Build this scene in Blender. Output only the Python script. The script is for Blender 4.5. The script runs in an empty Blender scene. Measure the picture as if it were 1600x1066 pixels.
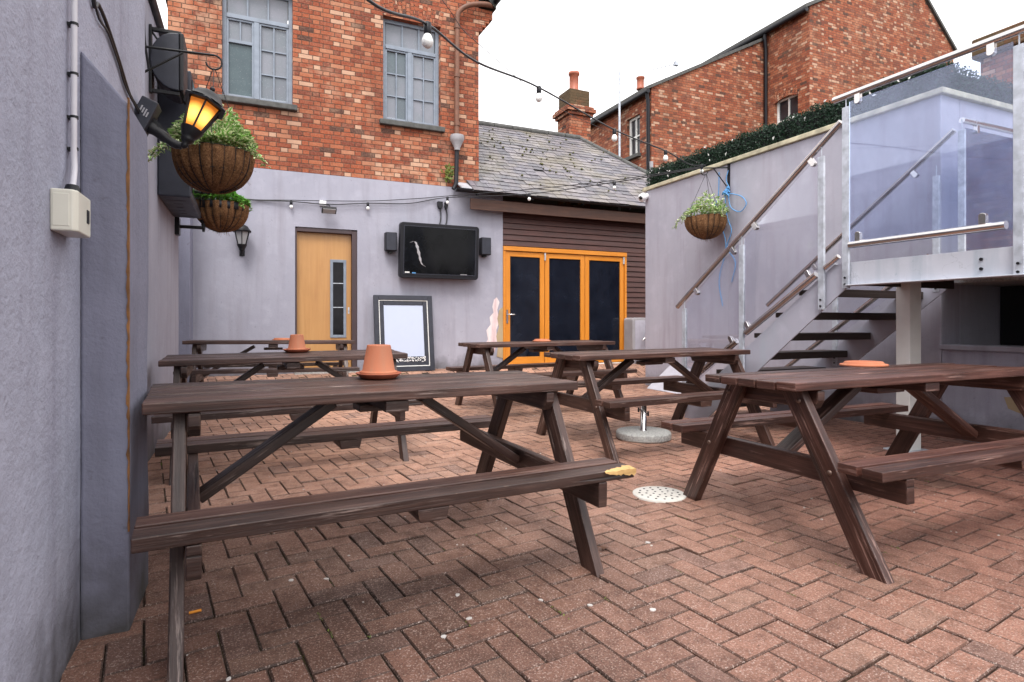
import bpy, math, random
from mathutils import Vector, Matrix
R = math.radians
random.seed(7)
S = bpy.context.scene
COL = S.collection

# ------------------------------------------------------------------ camera
cam = bpy.data.cameras.new("camera"); camo = bpy.data.objects.new("camera", cam); COL.objects.link(camo)
camo.location = (0, 0, 1.0455); camo.rotation_euler = (R(90), 0, R(-24.02))
cam.sensor_width = 36; cam.lens = 919.56/1600*36; cam.shift_y = -30.17/1600
cam.clip_start = .05; cam.clip_end = 500
S.camera = camo

# ------------------------------------------------------------------ sky, sun, exposure
SUN_EL, SUN_ROT = R(58), R(205)
w = bpy.data.worlds.new("World"); S.world = w; w.use_nodes = True
nt = w.node_tree; nt.nodes.clear()
o_ = nt.nodes.new('ShaderNodeOutputWorld'); bg = nt.nodes.new('ShaderNodeBackground'); sk = nt.nodes.new('ShaderNodeTexSky')
sk.sky_type = 'NISHITA'; sk.sun_disc = False; sk.sun_elevation = SUN_EL; sk.sun_rotation = SUN_ROT; sk.dust_density = 4.0; sk.air_density = 1.0
hs = nt.nodes.new('ShaderNodeHueSaturation'); hs.inputs['Saturation'].default_value = .16
mxs = nt.nodes.new('ShaderNodeMix'); mxs.data_type = 'RGBA'; mxs.inputs[0].default_value = .55   # overcast: cloud evens the dome out
mxs.inputs[7].default_value = (9.7, 9.5, 9.5, 1)
nt.links.new(sk.outputs[0], hs.inputs['Color']); nt.links.new(hs.outputs[0], mxs.inputs[6]); nt.links.new(mxs.outputs[2], bg.inputs[0]); bg.inputs[1].default_value = .12
nt.links.new(bg.outputs[0], o_.inputs[0])
sun = bpy.data.lights.new("sun", 'SUN'); suno = bpy.data.objects.new("sun", sun); COL.objects.link(suno)
sun.energy = 1.0; sun.angle = R(22); sun.color = (1, .96, .91)
suno.rotation_euler = (R(90)-SUN_EL, 0, R(180)-SUN_ROT)
S.view_settings.view_transform = 'Standard'; S.view_settings.look = 'None'; S.view_settings.gamma = 1
S.view_settings.exposure = 1.32
S.cycles.use_denoising = True
S.cycles.max_bounces = 8; S.cycles.transparent_max_bounces = 16
S.cycles.caustics_reflective = False; S.cycles.caustics_refractive = False

# ------------------------------------------------------------------ node helpers
class N:
    def __init__(s, name):
        s.m = bpy.data.materials.new(name); s.m.use_nodes = True; s.t = s.m.node_tree; s.t.nodes.clear()
        s.out = s.t.nodes.new('ShaderNodeOutputMaterial')
    def n(s, typ, **k):
        x = s.t.nodes.new('ShaderNode'+typ)
        for a, v in k.items(): setattr(x, a, v)
        return x
    def l(s, a, b): s.t.links.new(a, b)
    def setin(s, sock, v):
        if hasattr(v, 'links'): s.l(v, sock)
        elif isinstance(v, (tuple, list)) and len(v) == 3 and sock.type == 'RGBA': sock.default_value = (*v, 1)
        else: sock.default_value = v
    def math(s, op, a, b=0, c=None):
        x = s.n('Math', operation=op); s.setin(x.inputs[0], a); s.setin(x.inputs[1], b)
        if c is not None: s.setin(x.inputs[2], c)
        return x.outputs[0]
    def uv(s):
        return s.n('UVMap').outputs[0]
    def obj(s): return s.n('TexCoord').outputs['Object']
    def attr(s, name='col'):
        return s.n('Attribute', attribute_name=name).outputs['Color']
    def mapping(s, v, scale=(1, 1, 1), loc=(0, 0, 0), rot=(0, 0, 0)):
        x = s.n('Mapping'); s.l(v, x.inputs[0]); x.inputs['Location'].default_value = loc; x.inputs['Rotation'].default_value = rot; x.inputs['Scale'].default_value = scale
        return x.outputs[0]
    def noise(s, v, scale=5, detail=4, rough=.55, dist=0):
        x = s.n('TexNoise'); s.l(v, x.inputs['Vector']); x.inputs['Scale'].default_value = scale; x.inputs['Detail'].default_value = detail
        x.inputs['Roughness'].default_value = rough; x.inputs['Distortion'].default_value = dist
        return x.outputs['Fac']
    def ramp(s, f, pts, interp='LINEAR'):
        x = s.n('ValToRGB'); s.l(f, x.inputs[0]); r = x.color_ramp; r.interpolation = interp
        while len(r.elements) > len(pts): r.elements.remove(r.elements[-1])
        while len(r.elements) < len(pts): r.elements.new(.5)
        for e, (p, c) in zip(r.elements, pts):
            e.position = p; e.color = (*c, 1) if isinstance(c, (tuple, list)) else (c, c, c, 1)
        return x.outputs[0]
    def step(s, v, a, b, lo=0, hi=1):
        x = s.n('MapRange'); x.clamp = True; s.setin(x.inputs[0], v); x.inputs[1].default_value = a; x.inputs[2].default_value = b; x.inputs[3].default_value = lo; x.inputs[4].default_value = hi
        return x.outputs[0]
    def mix(s, f, a, b, mode='MIX'):
        x = s.n('Mix', data_type='RGBA', blend_type=mode); s.setin(x.inputs[0], f); s.setin(x.inputs[6], a); s.setin(x.inputs[7], b)
        return x.outputs[2]
    def bump(s, h, strength=.3, dist=.01, nrm=None):
        x = s.n('Bump'); x.inputs['Strength'].default_value = strength; x.inputs['Distance'].default_value = dist; s.l(h, x.inputs['Height'])
        if nrm is not None: s.l(nrm, x.inputs['Normal'])
        return x.outputs[0]
    def principled(s, color, rough=.6, metal=0, normal=None, spec=None, **k):
        p = s.n('BsdfPrincipled'); s.setin(p.inputs['Base Color'], color); s.setin(p.inputs['Roughness'], rough); s.setin(p.inputs['Metallic'], metal)
        if normal is not None: s.l(normal, p.inputs['Normal'])
        if spec is not None: s.setin(p.inputs['Specular IOR Level'], spec)
        for a, v in k.items(): s.setin(p.inputs[a.replace('_', ' ')], v)
        s.l(p.outputs[0], s.out.inputs[0]); return p

def plain(name, color, rough=.6, metal=0, var=.12, nscale=6, bump=.05, spec=None):
    m = N(name); c = m.obj(); f = m.noise(c, nscale, 5)
    col = m.mix(m.step(f, .3, .7), tuple(x*(1-var) for x in color), tuple(min(1, x*(1+var)) for x in color))
    g = m.noise(c, nscale*9, 3)
    m.principled(col, m.step(f, .3, .7, max(.03, rough-.08), min(1, rough+.08)), metal, m.bump(g, bump, .004), spec)
    return m.m

def plaster(name, a, b, dirt, streak=.5, crack=0., bumpy=.3, base_dirt=.0, crack_scale=1.3):
    m = N(name); c = m.obj()
    big = m.noise(c, .9, 5, .6); med = m.noise(c, 4.5, 5, .6); fine = m.noise(c, 70, 4, .6); mid = m.noise(c, 19, 4, .6)
    st = m.noise(m.mapping(c, (3.2, 3.2, .28)), 2.2, 5, .6)
    col = m.mix(m.step(big, .32, .68), a, b)
    col = m.mix(m.math('MULTIPLY', m.step(med, .52, .74), .35), col, tuple(x*1.22 for x in b))
    col = m.mix(m.math('MULTIPLY', m.step(st, .5, .78), streak), col, dirt)
    sp = m.noise(c, 27, 2); col = m.mix(m.math('MULTIPLY', m.step(sp, .69, .75), .5), col, dirt)
    h = m.math('ADD', m.math('ADD', m.math('MULTIPLY', mid, .6), m.math('MULTIPLY', fine, .3)), m.math('MULTIPLY', m.noise(c, 6, 3), .5))
    if base_dirt:
        sx = m.n('SeparateXYZ'); m.l(c, sx.inputs[0])
        z = m.math('ADD', sx.outputs[2], m.math('MULTIPLY', m.math('SUBTRACT', med, .5), .5))
        col = m.mix(m.math('MULTIPLY', m.step(z, .3, .0), base_dirt), col, (.055, .052, .045))
    if crack:
        wv = m.n('VectorMath', operation='ADD'); nn = m.n('TexNoise'); m.l(c, nn.inputs['Vector']); nn.inputs['Scale'].default_value = 4; nn.inputs['Detail'].default_value = 6
        sc_ = m.n('VectorMath', operation='SCALE'); m.l(nn.outputs['Color'], sc_.inputs[0]); sc_.inputs['Scale'].default_value = .35
        m.l(m.mapping(c, (1, 1, .45)), wv.inputs[0]); m.l(sc_.outputs[0], wv.inputs[1])
        vo = m.n('TexVoronoi', feature='DISTANCE_TO_EDGE'); m.l(wv.outputs[0], vo.inputs['Vector']); vo.inputs['Scale'].default_value = crack_scale
        k = m.math('MULTIPLY', m.step(vo.outputs['Distance'], .007, .001), m.step(m.noise(c, 1.7, 2), .5, .62))
        col = m.mix(m.math('MULTIPLY', k, crack), col, tuple(x*.35 for x in dirt))
        h = m.math('SUBTRACT', h, m.math('MULTIPLY', k, .8))
    m.principled(col, m.step(med, .3, .7, .72, .9), 0, m.bump(h, bumpy, .012), .3)
    return m.m

def brick(name, pal, mortar=(.30, .25, .2), stain=0., stain_col=(.04, .04, .03), pale=.5):
    m = N(name); uv = m.uv(); c = m.obj()
    wob = m.n('TexNoise'); m.l(uv, wob.inputs['Vector']); wob.inputs['Scale'].default_value = 9; wob.inputs['Detail'].default_value = 3
    sx = m.n('SeparateXYZ'); m.l(uv, sx.inputs[0]); wx = m.n('SeparateColor'); m.l(wob.outputs['Color'], wx.inputs[0])
    u = m.math('ADD', m.math('MULTIPLY', sx.outputs[0], 1.1), m.math('MULTIPLY', m.math('SUBTRACT', wx.outputs[0], .5), .014))
    v = m.math('ADD', m.math('MULTIPLY', sx.outputs[1], 1.1), m.math('MULTIPLY', m.math('SUBTRACT', wx.outputs[1], .5), .012))
    row = m.math('FLOOR', m.math('DIVIDE', v, .075)); q = m.math('SUBTRACT', v, m.math('MULTIPLY', row, .075))
    par = m.math('MODULO', m.math('ADD', row, 1000), 2)
    wob2 = m.n('TexWhiteNoise', noise_dimensions='1D'); m.l(row, wob2.inputs['W'])
    u2 = m.math('ADD', m.math('ADD', u, m.math('MULTIPLY', par, .16875)), m.math('ADD', 100, m.math('MULTIPLY', wob2.outputs[0], .03)))
    k = m.math('FLOOR', m.math('DIVIDE', u2, .3375)); p = m.math('SUBTRACT', u2, m.math('MULTIPLY', k, .3375))
    hd = m.math('GREATER_THAN', p, .225)
    du = m.math('MINIMUM', m.math('MINIMUM', p, m.math('ABSOLUTE', m.math('SUBTRACT', p, .225))), m.math('SUBTRACT', .3375, p))
    dv = m.math('MINIMUM', q, m.math('SUBTRACT', .075, q))
    d = m.math('ADD', m.math('MINIMUM', du, dv), m.math('MULTIPLY', m.math('SUBTRACT', m.noise(uv, 55, 3), .5), .006))
    msk = m.step(d, .0025, .0075)
    cb = m.n('CombineXYZ'); m.l(m.math('ADD', m.math('MULTIPLY', k, 2), hd), cb.inputs[0]); m.l(row, cb.inputs[1])
    wn = m.n('TexWhiteNoise', noise_dimensions='2D'); m.l(cb.outputs[0], wn.inputs['Vector'])
    val = m.math('ADD', wn.outputs['Value'], m.math('MULTIPLY', hd, .10))
    col = m.ramp(val, pal, 'CONSTANT')
    f = m.noise(uv, 38, 5, .65); f2 = m.noise(uv, 150, 3)
    col = m.mix(m.step(f, .42, .75, 0, .6), col, m.mix(.5, col, (.58, .32, .20)))
    col = m.mix(m.step(f2, .55, .75, 0, .5), col, (.10, .045, .03))
    pf = m.noise(c, .8, 4, .6); pf = m.math('MULTIPLY', m.step(pf, .48, .66), m.step(wn.outputs['Color'] if False else m.noise(uv, 6.5, 3), .42, .6)); col = m.mix(m.math('MULTIPLY', pf, pale), col, (.58, .37, .25))
    mo = m.mix(m.step(f, .3, .7), tuple(x*.5 for x in mortar), mortar)
    col = m.mix(msk, mo, col)
    if stain:
        sf = m.noise(m.mapping(c, (1, 1, .5)), 1.1, 6, .65); col = m.mix(m.math('MULTIPLY', m.step(sf, .47 if stain < .9 else .25, .68 if stain < .9 else .5), stain), col, stain_col)
    h = m.math('ADD', m.math('MULTIPLY', msk, .8), m.math('MULTIPLY', f, .35))
    m.principled(col, .85, 0, m.bump(h, .8, .012), .25)
    return m.m

def wood(name, pal, su=2.2, sv=55, rough=.5, worn=.0, worn_col=(.3, .22, .16), spec=.5, blotch=.35, bumpy=.35):
    m = N(name); uv = m.uv()
    g = m.noise(m.mapping(uv, (su, sv, 1)), 1, 6, .62, .6); g2 = m.noise(m.mapping(uv, (su*.5, sv*.22, 1)), 1, 4, .55, .3); b = m.noise(uv, 3.2, 4)
    col = m.ramp(m.math('ADD', m.math('MULTIPLY', g, .6), m.math('MULTIPLY', g2, .4)), pal)
    col = m.mix(m.step(b, .45, .75, 0, blotch), col, tuple(x*.55 for x in pal[0][1]))
    if worn:
        wn = m.noise(m.mapping(uv, (4, 34, 1)), 1, 5, .7); ar = m.noise(uv, 2.1, 4)
        col = m.mix(m.math('MULTIPLY', m.math('MULTIPLY', m.step(wn, .58, .7), m.step(ar, .46, .62)), worn), col, worn_col)
    m.principled(col, m.step(g2, .3, .7, rough-.12, rough+.12), 0, m.bump(g, bumpy, .003), spec)
    return m.m

def wood_table(name, pal, su, sv, rough, worn, worn_col, blotch):
    m = N(name); uv = m.uv(); a = m.attr()
    g = m.noise(m.mapping(uv, (su, sv, 1)), 1, 7, .66, .5); g2 = m.noise(m.mapping(uv, (su*.45, sv*.25, 1)), 1, 4, .55, .3); b = m.noise(uv, 3.2, 5); sc = m.noise(m.mapping(uv, (1.2, 9, 1)), 2.5, 5)
    col = m.ramp(m.math('ADD', m.math('MULTIPLY', g, .62), m.math('MULTIPLY', g2, .38)), pal)
    col = m.mix(1, col, a, 'MULTIPLY')
    col = m.mix(m.step(b, .45, .75, 0, blotch), col, tuple(x*.45 for x in pal[0][1]))
    wn = m.noise(m.mapping(uv, (3, 46, 1)), 1, 6, .72); ar = m.noise(uv, 2.1, 4)
    col = m.mix(m.math('MULTIPLY', m.math('MULTIPLY', m.step(wn, .55, .66), m.step(ar, .46, .60)), worn), col, worn_col)
    cr = m.step(m.noise(m.mapping(uv, (.7, 30, 1)), 1, 2, .5, .2), .335, .30); col = m.mix(m.math('MULTIPLY', cr, .8), col, (.01, .006, .005))
    bv = m.n('Bevel', samples=4); bv.inputs[0].default_value = .006; ge = m.n('NewGeometry'); dp = m.n('VectorMath', operation='DOT_PRODUCT'); m.l(bv.outputs[0], dp.inputs[0]); m.l(ge.outputs['Normal'], dp.inputs[1])
    oc = m.obj(); en = m.noise(oc, 23, 5, .7); ed = m.math('MULTIPLY', m.step(dp.outputs['Value'], .985, .90), m.step(en, .55, .64))
    col = m.mix(m.math('MULTIPLY', ed, .55), col, m.mix(m.noise(oc, 60, 3), (.24, .155, .115), (.40, .30, .22)))
    oi = m.n('ObjectInfo'); col = m.mix(1, col, oi.outputs['Color'], 'MULTIPLY')
    m.principled(col, m.step(sc, .3, .7, rough-.16, rough+.14), 0, m.bump(m.math('SUBTRACT', g, cr), .55, .004), .55)
    return m.m

def leafmat(name, green, edge, amount=.5):
    m = N(name); uv = m.uv(); sx = m.n('SeparateXYZ'); m.l(uv, sx.inputs[0])
    c = m.attr(); sc = m.n('SeparateColor'); m.l(c, sc.inputs[0])
    e = m.math('ABSOLUTE', m.math('SUBTRACT', sx.outputs[1], .5))
    e = m.math('ADD', e, m.math('MULTIPLY', m.math('SUBTRACT', m.noise(uv, 5, 3), .5), .35))
    th = m.math('MULTIPLY', m.step(e, .09, .19), m.math('MULTIPLY', sc.outputs[1], amount))
    g = m.mix(sc.outputs[0], tuple(x*.55 for x in green), tuple(x*1.5 for x in green))
    col = m.mix(th, g, edge)
    p = m.principled(col, .42, 0, None, .4)
    tr = m.n('BsdfTranslucent'); m.l(col, tr.inputs[0]); mx = m.n('MixShader'); mx.inputs[0].default_value = .25
    m.l(p.outputs[0], mx.inputs[1]); m.l(tr.outputs[0], mx.inputs[2]); m.l(mx.outputs[0], m.out.inputs[0])
    return m.m

M = {}
M['render'] = plaster('lavender_render', (.285, .285, .345), (.355, .352, .415), (.22, .205, .235), .5, 0, .25, .75)
M['render_left'] = plaster('slate_lavender_render', (.335, .345, .43), (.41, .415, .505), (.21, .20, .26), .55, 0, .95, .85)
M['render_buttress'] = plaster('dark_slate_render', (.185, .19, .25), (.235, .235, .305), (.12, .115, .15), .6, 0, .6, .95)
M['render_right'] = plaster('pale_lavender_render', (.35, .345, .41), (.44, .43, .495), (.30, .265, .32), .7, 0, .2, .7)
M['rust'] = plain('rust_stain', (.22, .10, .035), .85, 0, .5, 14, .4)
PALB = [(0, (.060, .026, .022)), (.07, (.165, .038, .022)), (.24, (.235, .050, .023)), (.44, (.285, .068, .030)), (.64, (.33, .10, .048)), (.82, (.38, .155, .088)), (.94, (.48, .29, .20))]
M['brick'] = brick('orange_red_brick', PALB, (.135, .085, .06), .35, (.09, .035, .024), .5)
M['brick_far'] = brick('old_red_brick', [(p, tuple(x*.95 for x in c)) for p, c in PALB], (.12, .08, .06), .5, (.085, .04, .025), .3)
M['brick_mossy'] = brick('mossy_brick', [(p, tuple(x*.6 for x in c)) for p, c in PALB], (.12, .11, .07), .92, (.085, .06, .032), .0)
M['window_paint'] = plain('blue_grey_paint', (.20, .235, .29), .5, 0, .15, 9, .1)
M['white_paint'] = plain('white_paint', (.72, .72, .70), .45, 0, .06)
M['sill'] = plain('dark_stone_sill', (.075, .075, .072), .8, 0, .4, 14, .5)
M['black'] = plain('black_metal', (.008, .008, .010), .42, 0, .3, 12, .1, .35)
M['black_plastic'] = plain('black_plastic', (.009, .009, .013), .45, 0, .2, 20, .05, .3)
M['charcoal'] = plain('charcoal_paint', (.026, .028, .040), .45, 0, .25, 12, .08, .35)
M['cable'] = plain('black_cable', (.015, .015, .018), .5)
M['brown_pipe'] = plain('brown_cast_iron', (.15, .062, .035), .6, 0, .3, 9, .3)
M['grey_plastic'] = plain('grey_plastic', (.34, .33, .35), .5, 0, .1)
M['cream_plastic'] = plain('cream_plastic', (.68, .66, .57), .4, 0, .05)
M['drain'] = plaster('grubby_white_cover', (.46, .44, .41), (.56, .54, .50), (.22, .19, .16), .5, 0, .1)
M['white_plastic'] = plain('white_plastic', (.75, .75, .76), .35, 0, .05)
M['conduit'] = plain('lilac_white_conduit', (.60, .58, .62), .45, 0, .08)
M['steel'] = plain('brushed_stainless', (.58, .55, .54), .2, 1, .05, 5, .0)
M['rustbolt'] = plain('dull_bolt', (.16, .11, .09), .5, .6)
M['galv'] = plain('galvanised_steel', (.47, .50, .56), .5, .35, .25, 16, .12)
M['painted_steel'] = plaster('chipped_grey_steel', (.36, .36, .43), (.44, .43, .50), (.33, .44, .48), .3, 0, .1)
M['beam'] = plaster('weathered_galvanised_beam', (.44, .46, .52), (.55, .56, .62), (.30, .36, .42), .9, .4, .12, 0, 5)
M['tread'] = wood('dark_brown_tread', [(0, (.018, .012, .011)), (.5, (.038, .025, .022)), (1, (.07, .05, .045))], 2, 40, .6)
M['table'] = wood_table('dark_stained_timber', [(.28, (.010, .005, .004)), (.5, (.048, .0225, .0175)), (.74, (.150, .092, .076))], 2.4, 75, .45, .85, (.34, .265, .24), .55)
M['torn'] = wood('torn_bare_pine', [(.2, (.34, .19, .07)), (.5, (.60, .38, .15)), (.8, (.74, .55, .28))], 5, 60, .8, bumpy=.9)
M['door'] = wood('varnished_ply', [(.2, (.36, .165, .055)), (.5, (.46, .24, .085)), (.8, (.54, .31, .125))], .9, 16, .42, blotch=.12)
M['orange_wood'] = wood('orange_stained_timber', [(.2, (.46, .155, .012)), (.5, (.60, .215, .02)), (.8, (.70, .29, .035))], 2, 40, .42, blotch=.15)
M['clad'] = wood('dark_red_brown_cladding', [(.2, (.026, .009, .008)), (.5, (.066, .023, .019)), (.8, (.13, .055, .045))], 2, 40, .55)
M['fascia'] = wood('weathered_brown_fascia', [(.2, (.03, .012, .008)), (.5, (.075, .032, .02)), (.8, (.15, .075, .05))], 2, 40, .6)
M['door_frame'] = plain('dark_plum_frame', (.05, .03, .034), .5)
M['terracotta'] = plaster('weathered_terracotta', (.37, .115, .06), (.47, .17, .09), (.30, .18, .12), .55, 0, .12, 0)
M['terracotta_wet'] = plain('damp_terracotta', (.34, .095, .05), .5, 0, .25, 9, .12)
M['concrete'] = plain('speckled_concrete', (.36, .36, .35), .8, 0, .35, 60, .4)
M['board_white'] = plain('pale_blue_white_panel', (.43, .48, .61), .35, 0, .02)
M['chalk'] = plain('white_chalk', (.8, .8, .8), .8)
M['lead'] = plain('lead_flashing', (.33, .33, .36), .5, 0, .2)
M['stone'] = plain('buff_coping_stone', (.46, .42, .30), .85, 0, .3, 8, .4)
M['moss'] = plain('moss', (.075, .075, .02), .95, 0, .5, 30, .6)
M['roof_dark'] = plain('roof_underlay', (.07, .065, .07), .9)
M['rope'] = plain('blue_rope', (.10, .30, .60), .6, 0, .15, 60, .3)
M['orange'] = plain('orange_filter', (.8, .3, .03), .7)
M['dry_leaf'] = plain('dry_leaf', (.12, .05, .025), .7)
M['pale_board'] = plain('pale_lilac_board', (.50, .50, .56), .6, 0, .1)
M['gum'] = plain('pale_gum', (.50, .47, .45), .8)
M['peel'] = plaster('peeled_pink_white_paint', (.66, .56, .57), (.74, .66, .66), (.33, .05, .06), .75, 0, .3)
M['old_wall'] = plaster('exposed_ochre_plaster', (.33, .24, .14), (.42, .34, .22), (.16, .11, .07), .6, 0, .5)
M['dark'] = plain('dark_store', (.012, .012, .014), .8)
M['leaf'] = leafmat('variegated_leaf', (.15, .33, .06), (.86, .85, .58), 1.15)
M['leaf_green'] = leafmat('green_leaf', (.14, .38, .06), (.5, .6, .2), .4)
M['leaf_hedge'] = leafmat('dark_hedge_leaf', (.012, .040, .020), (.10, .15, .09), .25)
M['weed'] = leafmat('weed_leaf', (.13, .17, .03), (.3, .33, .1), .2)
M['petal'] = plain('violet_petal', (.45, .38, .72), .6)

def glass_dark(name, col, rough, spec=.5):
    m = N(name); c = m.obj(); f = m.noise(c, 3, 5); f2 = m.noise(c, 45, 3)
    m.principled(m.mix(m.step(f, .35, .75), col, tuple(x*1.9+.004 for x in col)), m.step(f2, .4, .75, rough, rough+.12), 0, None, spec); return m.m
M['door_glass'] = glass_dark('dark_navy_glass', (.0025, .0045, .010), .04, .4)
M['screen'] = glass_dark('black_screen', (.002, .0022, .003), .05, .14)
M['vision_glass'] = glass_dark('dark_vision_glass', (.006, .006, .008), .05, .15)
M['far_glass'] = glass_dark('far_window_glass', (.02, .02, .025), .06)
def dusty_sky_tint_glass():
    m = N('dusty_sky_tint_window_glass'); c = m.obj(); a = m.attr(); sc = m.n('SeparateColor'); m.l(a, sc.inputs[0])
    f = m.noise(c, 5, 5); sp = m.noise(c, 60, 3)
    col = m.mix(sc.outputs[0], (.055, .085, .095), (.25, .255, .295))  # per-pane grey of the reflected sky put into the base colour
    col = m.mix(m.step(f, .35, .7, 0, .6), col, m.mix(.5, col, (.11, .16, .17)))
    col = m.mix(m.step(sp, .62, .72, 0, .4), col, (.5, .5, .52))
    m.principled(col, m.step(f, .3, .7, .12, .35), 0, None, .22); return m.m
M['dusty_sky_tint_glass'] = dusty_sky_tint_glass()
def balustrade_glass(name, tint, haze0, haze1, refl):
    m = N(name); c = m.obj()
    tr = m.n('BsdfTransparent'); tr.inputs[0].default_value = (*tint, 1)
    df = m.n('BsdfDiffuse'); df.inputs[0].default_value = (.66, .72, .98, 1)
    tl = m.n('BsdfTranslucent'); tl.inputs[0].default_value = (.66, .72, .98, 1)
    dt = m.n('MixShader'); dt.inputs[0].default_value = .4; m.l(df.outputs[0], dt.inputs[1]); m.l(tl.outputs[0], dt.inputs[2])
    gl = m.n('BsdfGlossy'); gl.inputs['Roughness'].default_value = .02; gl.inputs[0].default_value = (.9, .93, 1, 1)
    fr = m.n('Fresnel'); fr.inputs[0].default_value = 1.45
    sm = m.noise(m.mapping(c, (1, 1, .6)), 2.2, 5, .6, 1.2)
    m1 = m.n('MixShader'); m.l(m.step(sm, .35, .72, haze0, haze1), m1.inputs[0]); m.l(tr.outputs[0], m1.inputs[1]); m.l(dt.outputs[0], m1.inputs[2])
    m2 = m.n('MixShader'); m.l(m.math('MULTIPLY', fr.outputs[0], refl), m2.inputs[0]); m.l(m1.outputs[0], m2.inputs[1]); m.l(gl.outputs[0], m2.inputs[2])
    m.l(m2.outputs[0], m.out.inputs[0]); return m.m
M['glass_clear'] = balustrade_glass('clear_stair_glass', (.96, .96, .975), .0, .03, .3)
M['glass'] = balustrade_glass('hazy_blue_landing_glass', (.84, .89, 1.0), .05, .14, .9)
def lantern_glass(lit):
    m = N('lit_amber_glass' if lit else 'clear_lantern_glass')
    if lit:
        c = m.obj(); v = m.n('VectorMath', operation='DISTANCE'); m.l(c, v.inputs[0]); v.inputs[1].default_value = (0, 0, .10)
        f = m.step(v.outputs['Value'], .062, .105)
        col = m.mix(f, (1, .60, .13), (.9, .23, .012))
        m.principled(m.mix(.5, col, (.5, .2, .03)), .4, 0, None, .5, Emission_Color=col, Emission_Strength=m.step(v.outputs['Value'], .058, .105, 1.15, .15))
    else:
        m.principled((.35, .35, .36), .25, 0, None, .5)
    return m.m
M['amber'] = lantern_glass(True); M['lantern_glass'] = lantern_glass(False)
mm = N('glowing_bulb'); mm.principled((1, .9, .6), .4, 0, None, .5, Emission_Color=(1, .82, .42, 1), Emission_Strength=9.0); M['glow'] = mm.m
mm = N('frosted_bulb'); mm.principled((.82, .82, .80), .3, 0, None, .5); M['bulb'] = mm.m

def coir():
    m = N('coir_liner'); c = m.obj()
    f = m.noise(c, 42, 6, .7, 2.0); b = m.noise(c, 9, 4)
    col = m.ramp(f, [(.28, (.05, .026, .014)), (.5, (.20, .10, .048)), (.75, (.42, .23, .115))])
    col = m.mix(m.step(b, .5, .75, 0, .5), col, (.045, .022, .012))
    m.principled(col, .95, 0, m.bump(f, 1.0, .02), .1); return m.m
M['coir'] = coir()
def paving_mat():
    m = N('red_block_paving'); a = m.attr(); c = m.obj()
    f = m.noise(c, 95, 5, .75); f2 = m.noise(c, 160, 3, .75); b = m.noise(c, 12, 5, .6); big = m.noise(c, .75, 4, .55)
    a = m.mix(1, a, (1.16, 1.15, 1.10), 'MULTIPLY'); col = m.mix(m.step(f, .3, .7, 0, .8), a, m.mix(1, a, (.40, .36, .34), 'MULTIPLY'))
    col = m.mix(m.step(f2, .565, .64, 0, .85), col, (.52, .42, .37))
    col = m.mix(m.step(f2, .43, .35, 0, .75), col, (.05, .032, .028))
    col = m.mix(m.step(b, .48, .68, 0, .6), col, m.mix(1, col, (.45, .40, .38), 'MULTIPLY'))
    col = m.mix(m.step(big, .46, .64, 0, .6), col, m.mix(1, col, (.58, .52, .50), 'MULTIPLY'))
    h = m.math('ADD', m.math('MULTIPLY', f, .6), m.math('MULTIPLY', f2, .4))
    m.principled(col, m.step(b, .3, .7, .5, .75), 0, m.bump(h, .7, .006), .45); return m.m
M['paving'] = paving_mat()
def joint_mat():
    m = N('dirty_joint_sand'); c = m.obj(); f = m.noise(c, 3, 4); g = m.noise(c, 60, 4)
    col = m.mix(m.step(f, .5, .64), (.028, .021, .016), (.075, .072, .018)); col = m.mix(m.step(g, .5, .7, 0, .5), col, (.09, .07, .05))
    m.principled(col, .95, 0, m.bump(g, .8, .01), .2); return m.m
M['joint'] = joint_mat()
def slate_mat():
    m = N('mossy_slate'); a = m.attr(); c = m.obj(); f = m.noise(c, 14, 5, .65); b = m.noise(c, 1.3, 5, .6); g = m.noise(c, 50, 4)
    col = m.mix(m.step(f, .35, .7, 0, .5), a, m.mix(1, a, (.55, .55, .6), 'MULTIPLY'))
    col = m.mix(m.step(b, .46, .66, 0, .55), col, (.17, .145, .085)); col = m.mix(m.step(g, .62, .72, 0, .5), col, (.36, .36, .33))
    m.principled(col, m.step(f, .3, .7, .32, .6), 0, m.bump(m.math('ADD', f, g), .4, .006), .5); return m.m
M['slate'] = slate_mat()

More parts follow.
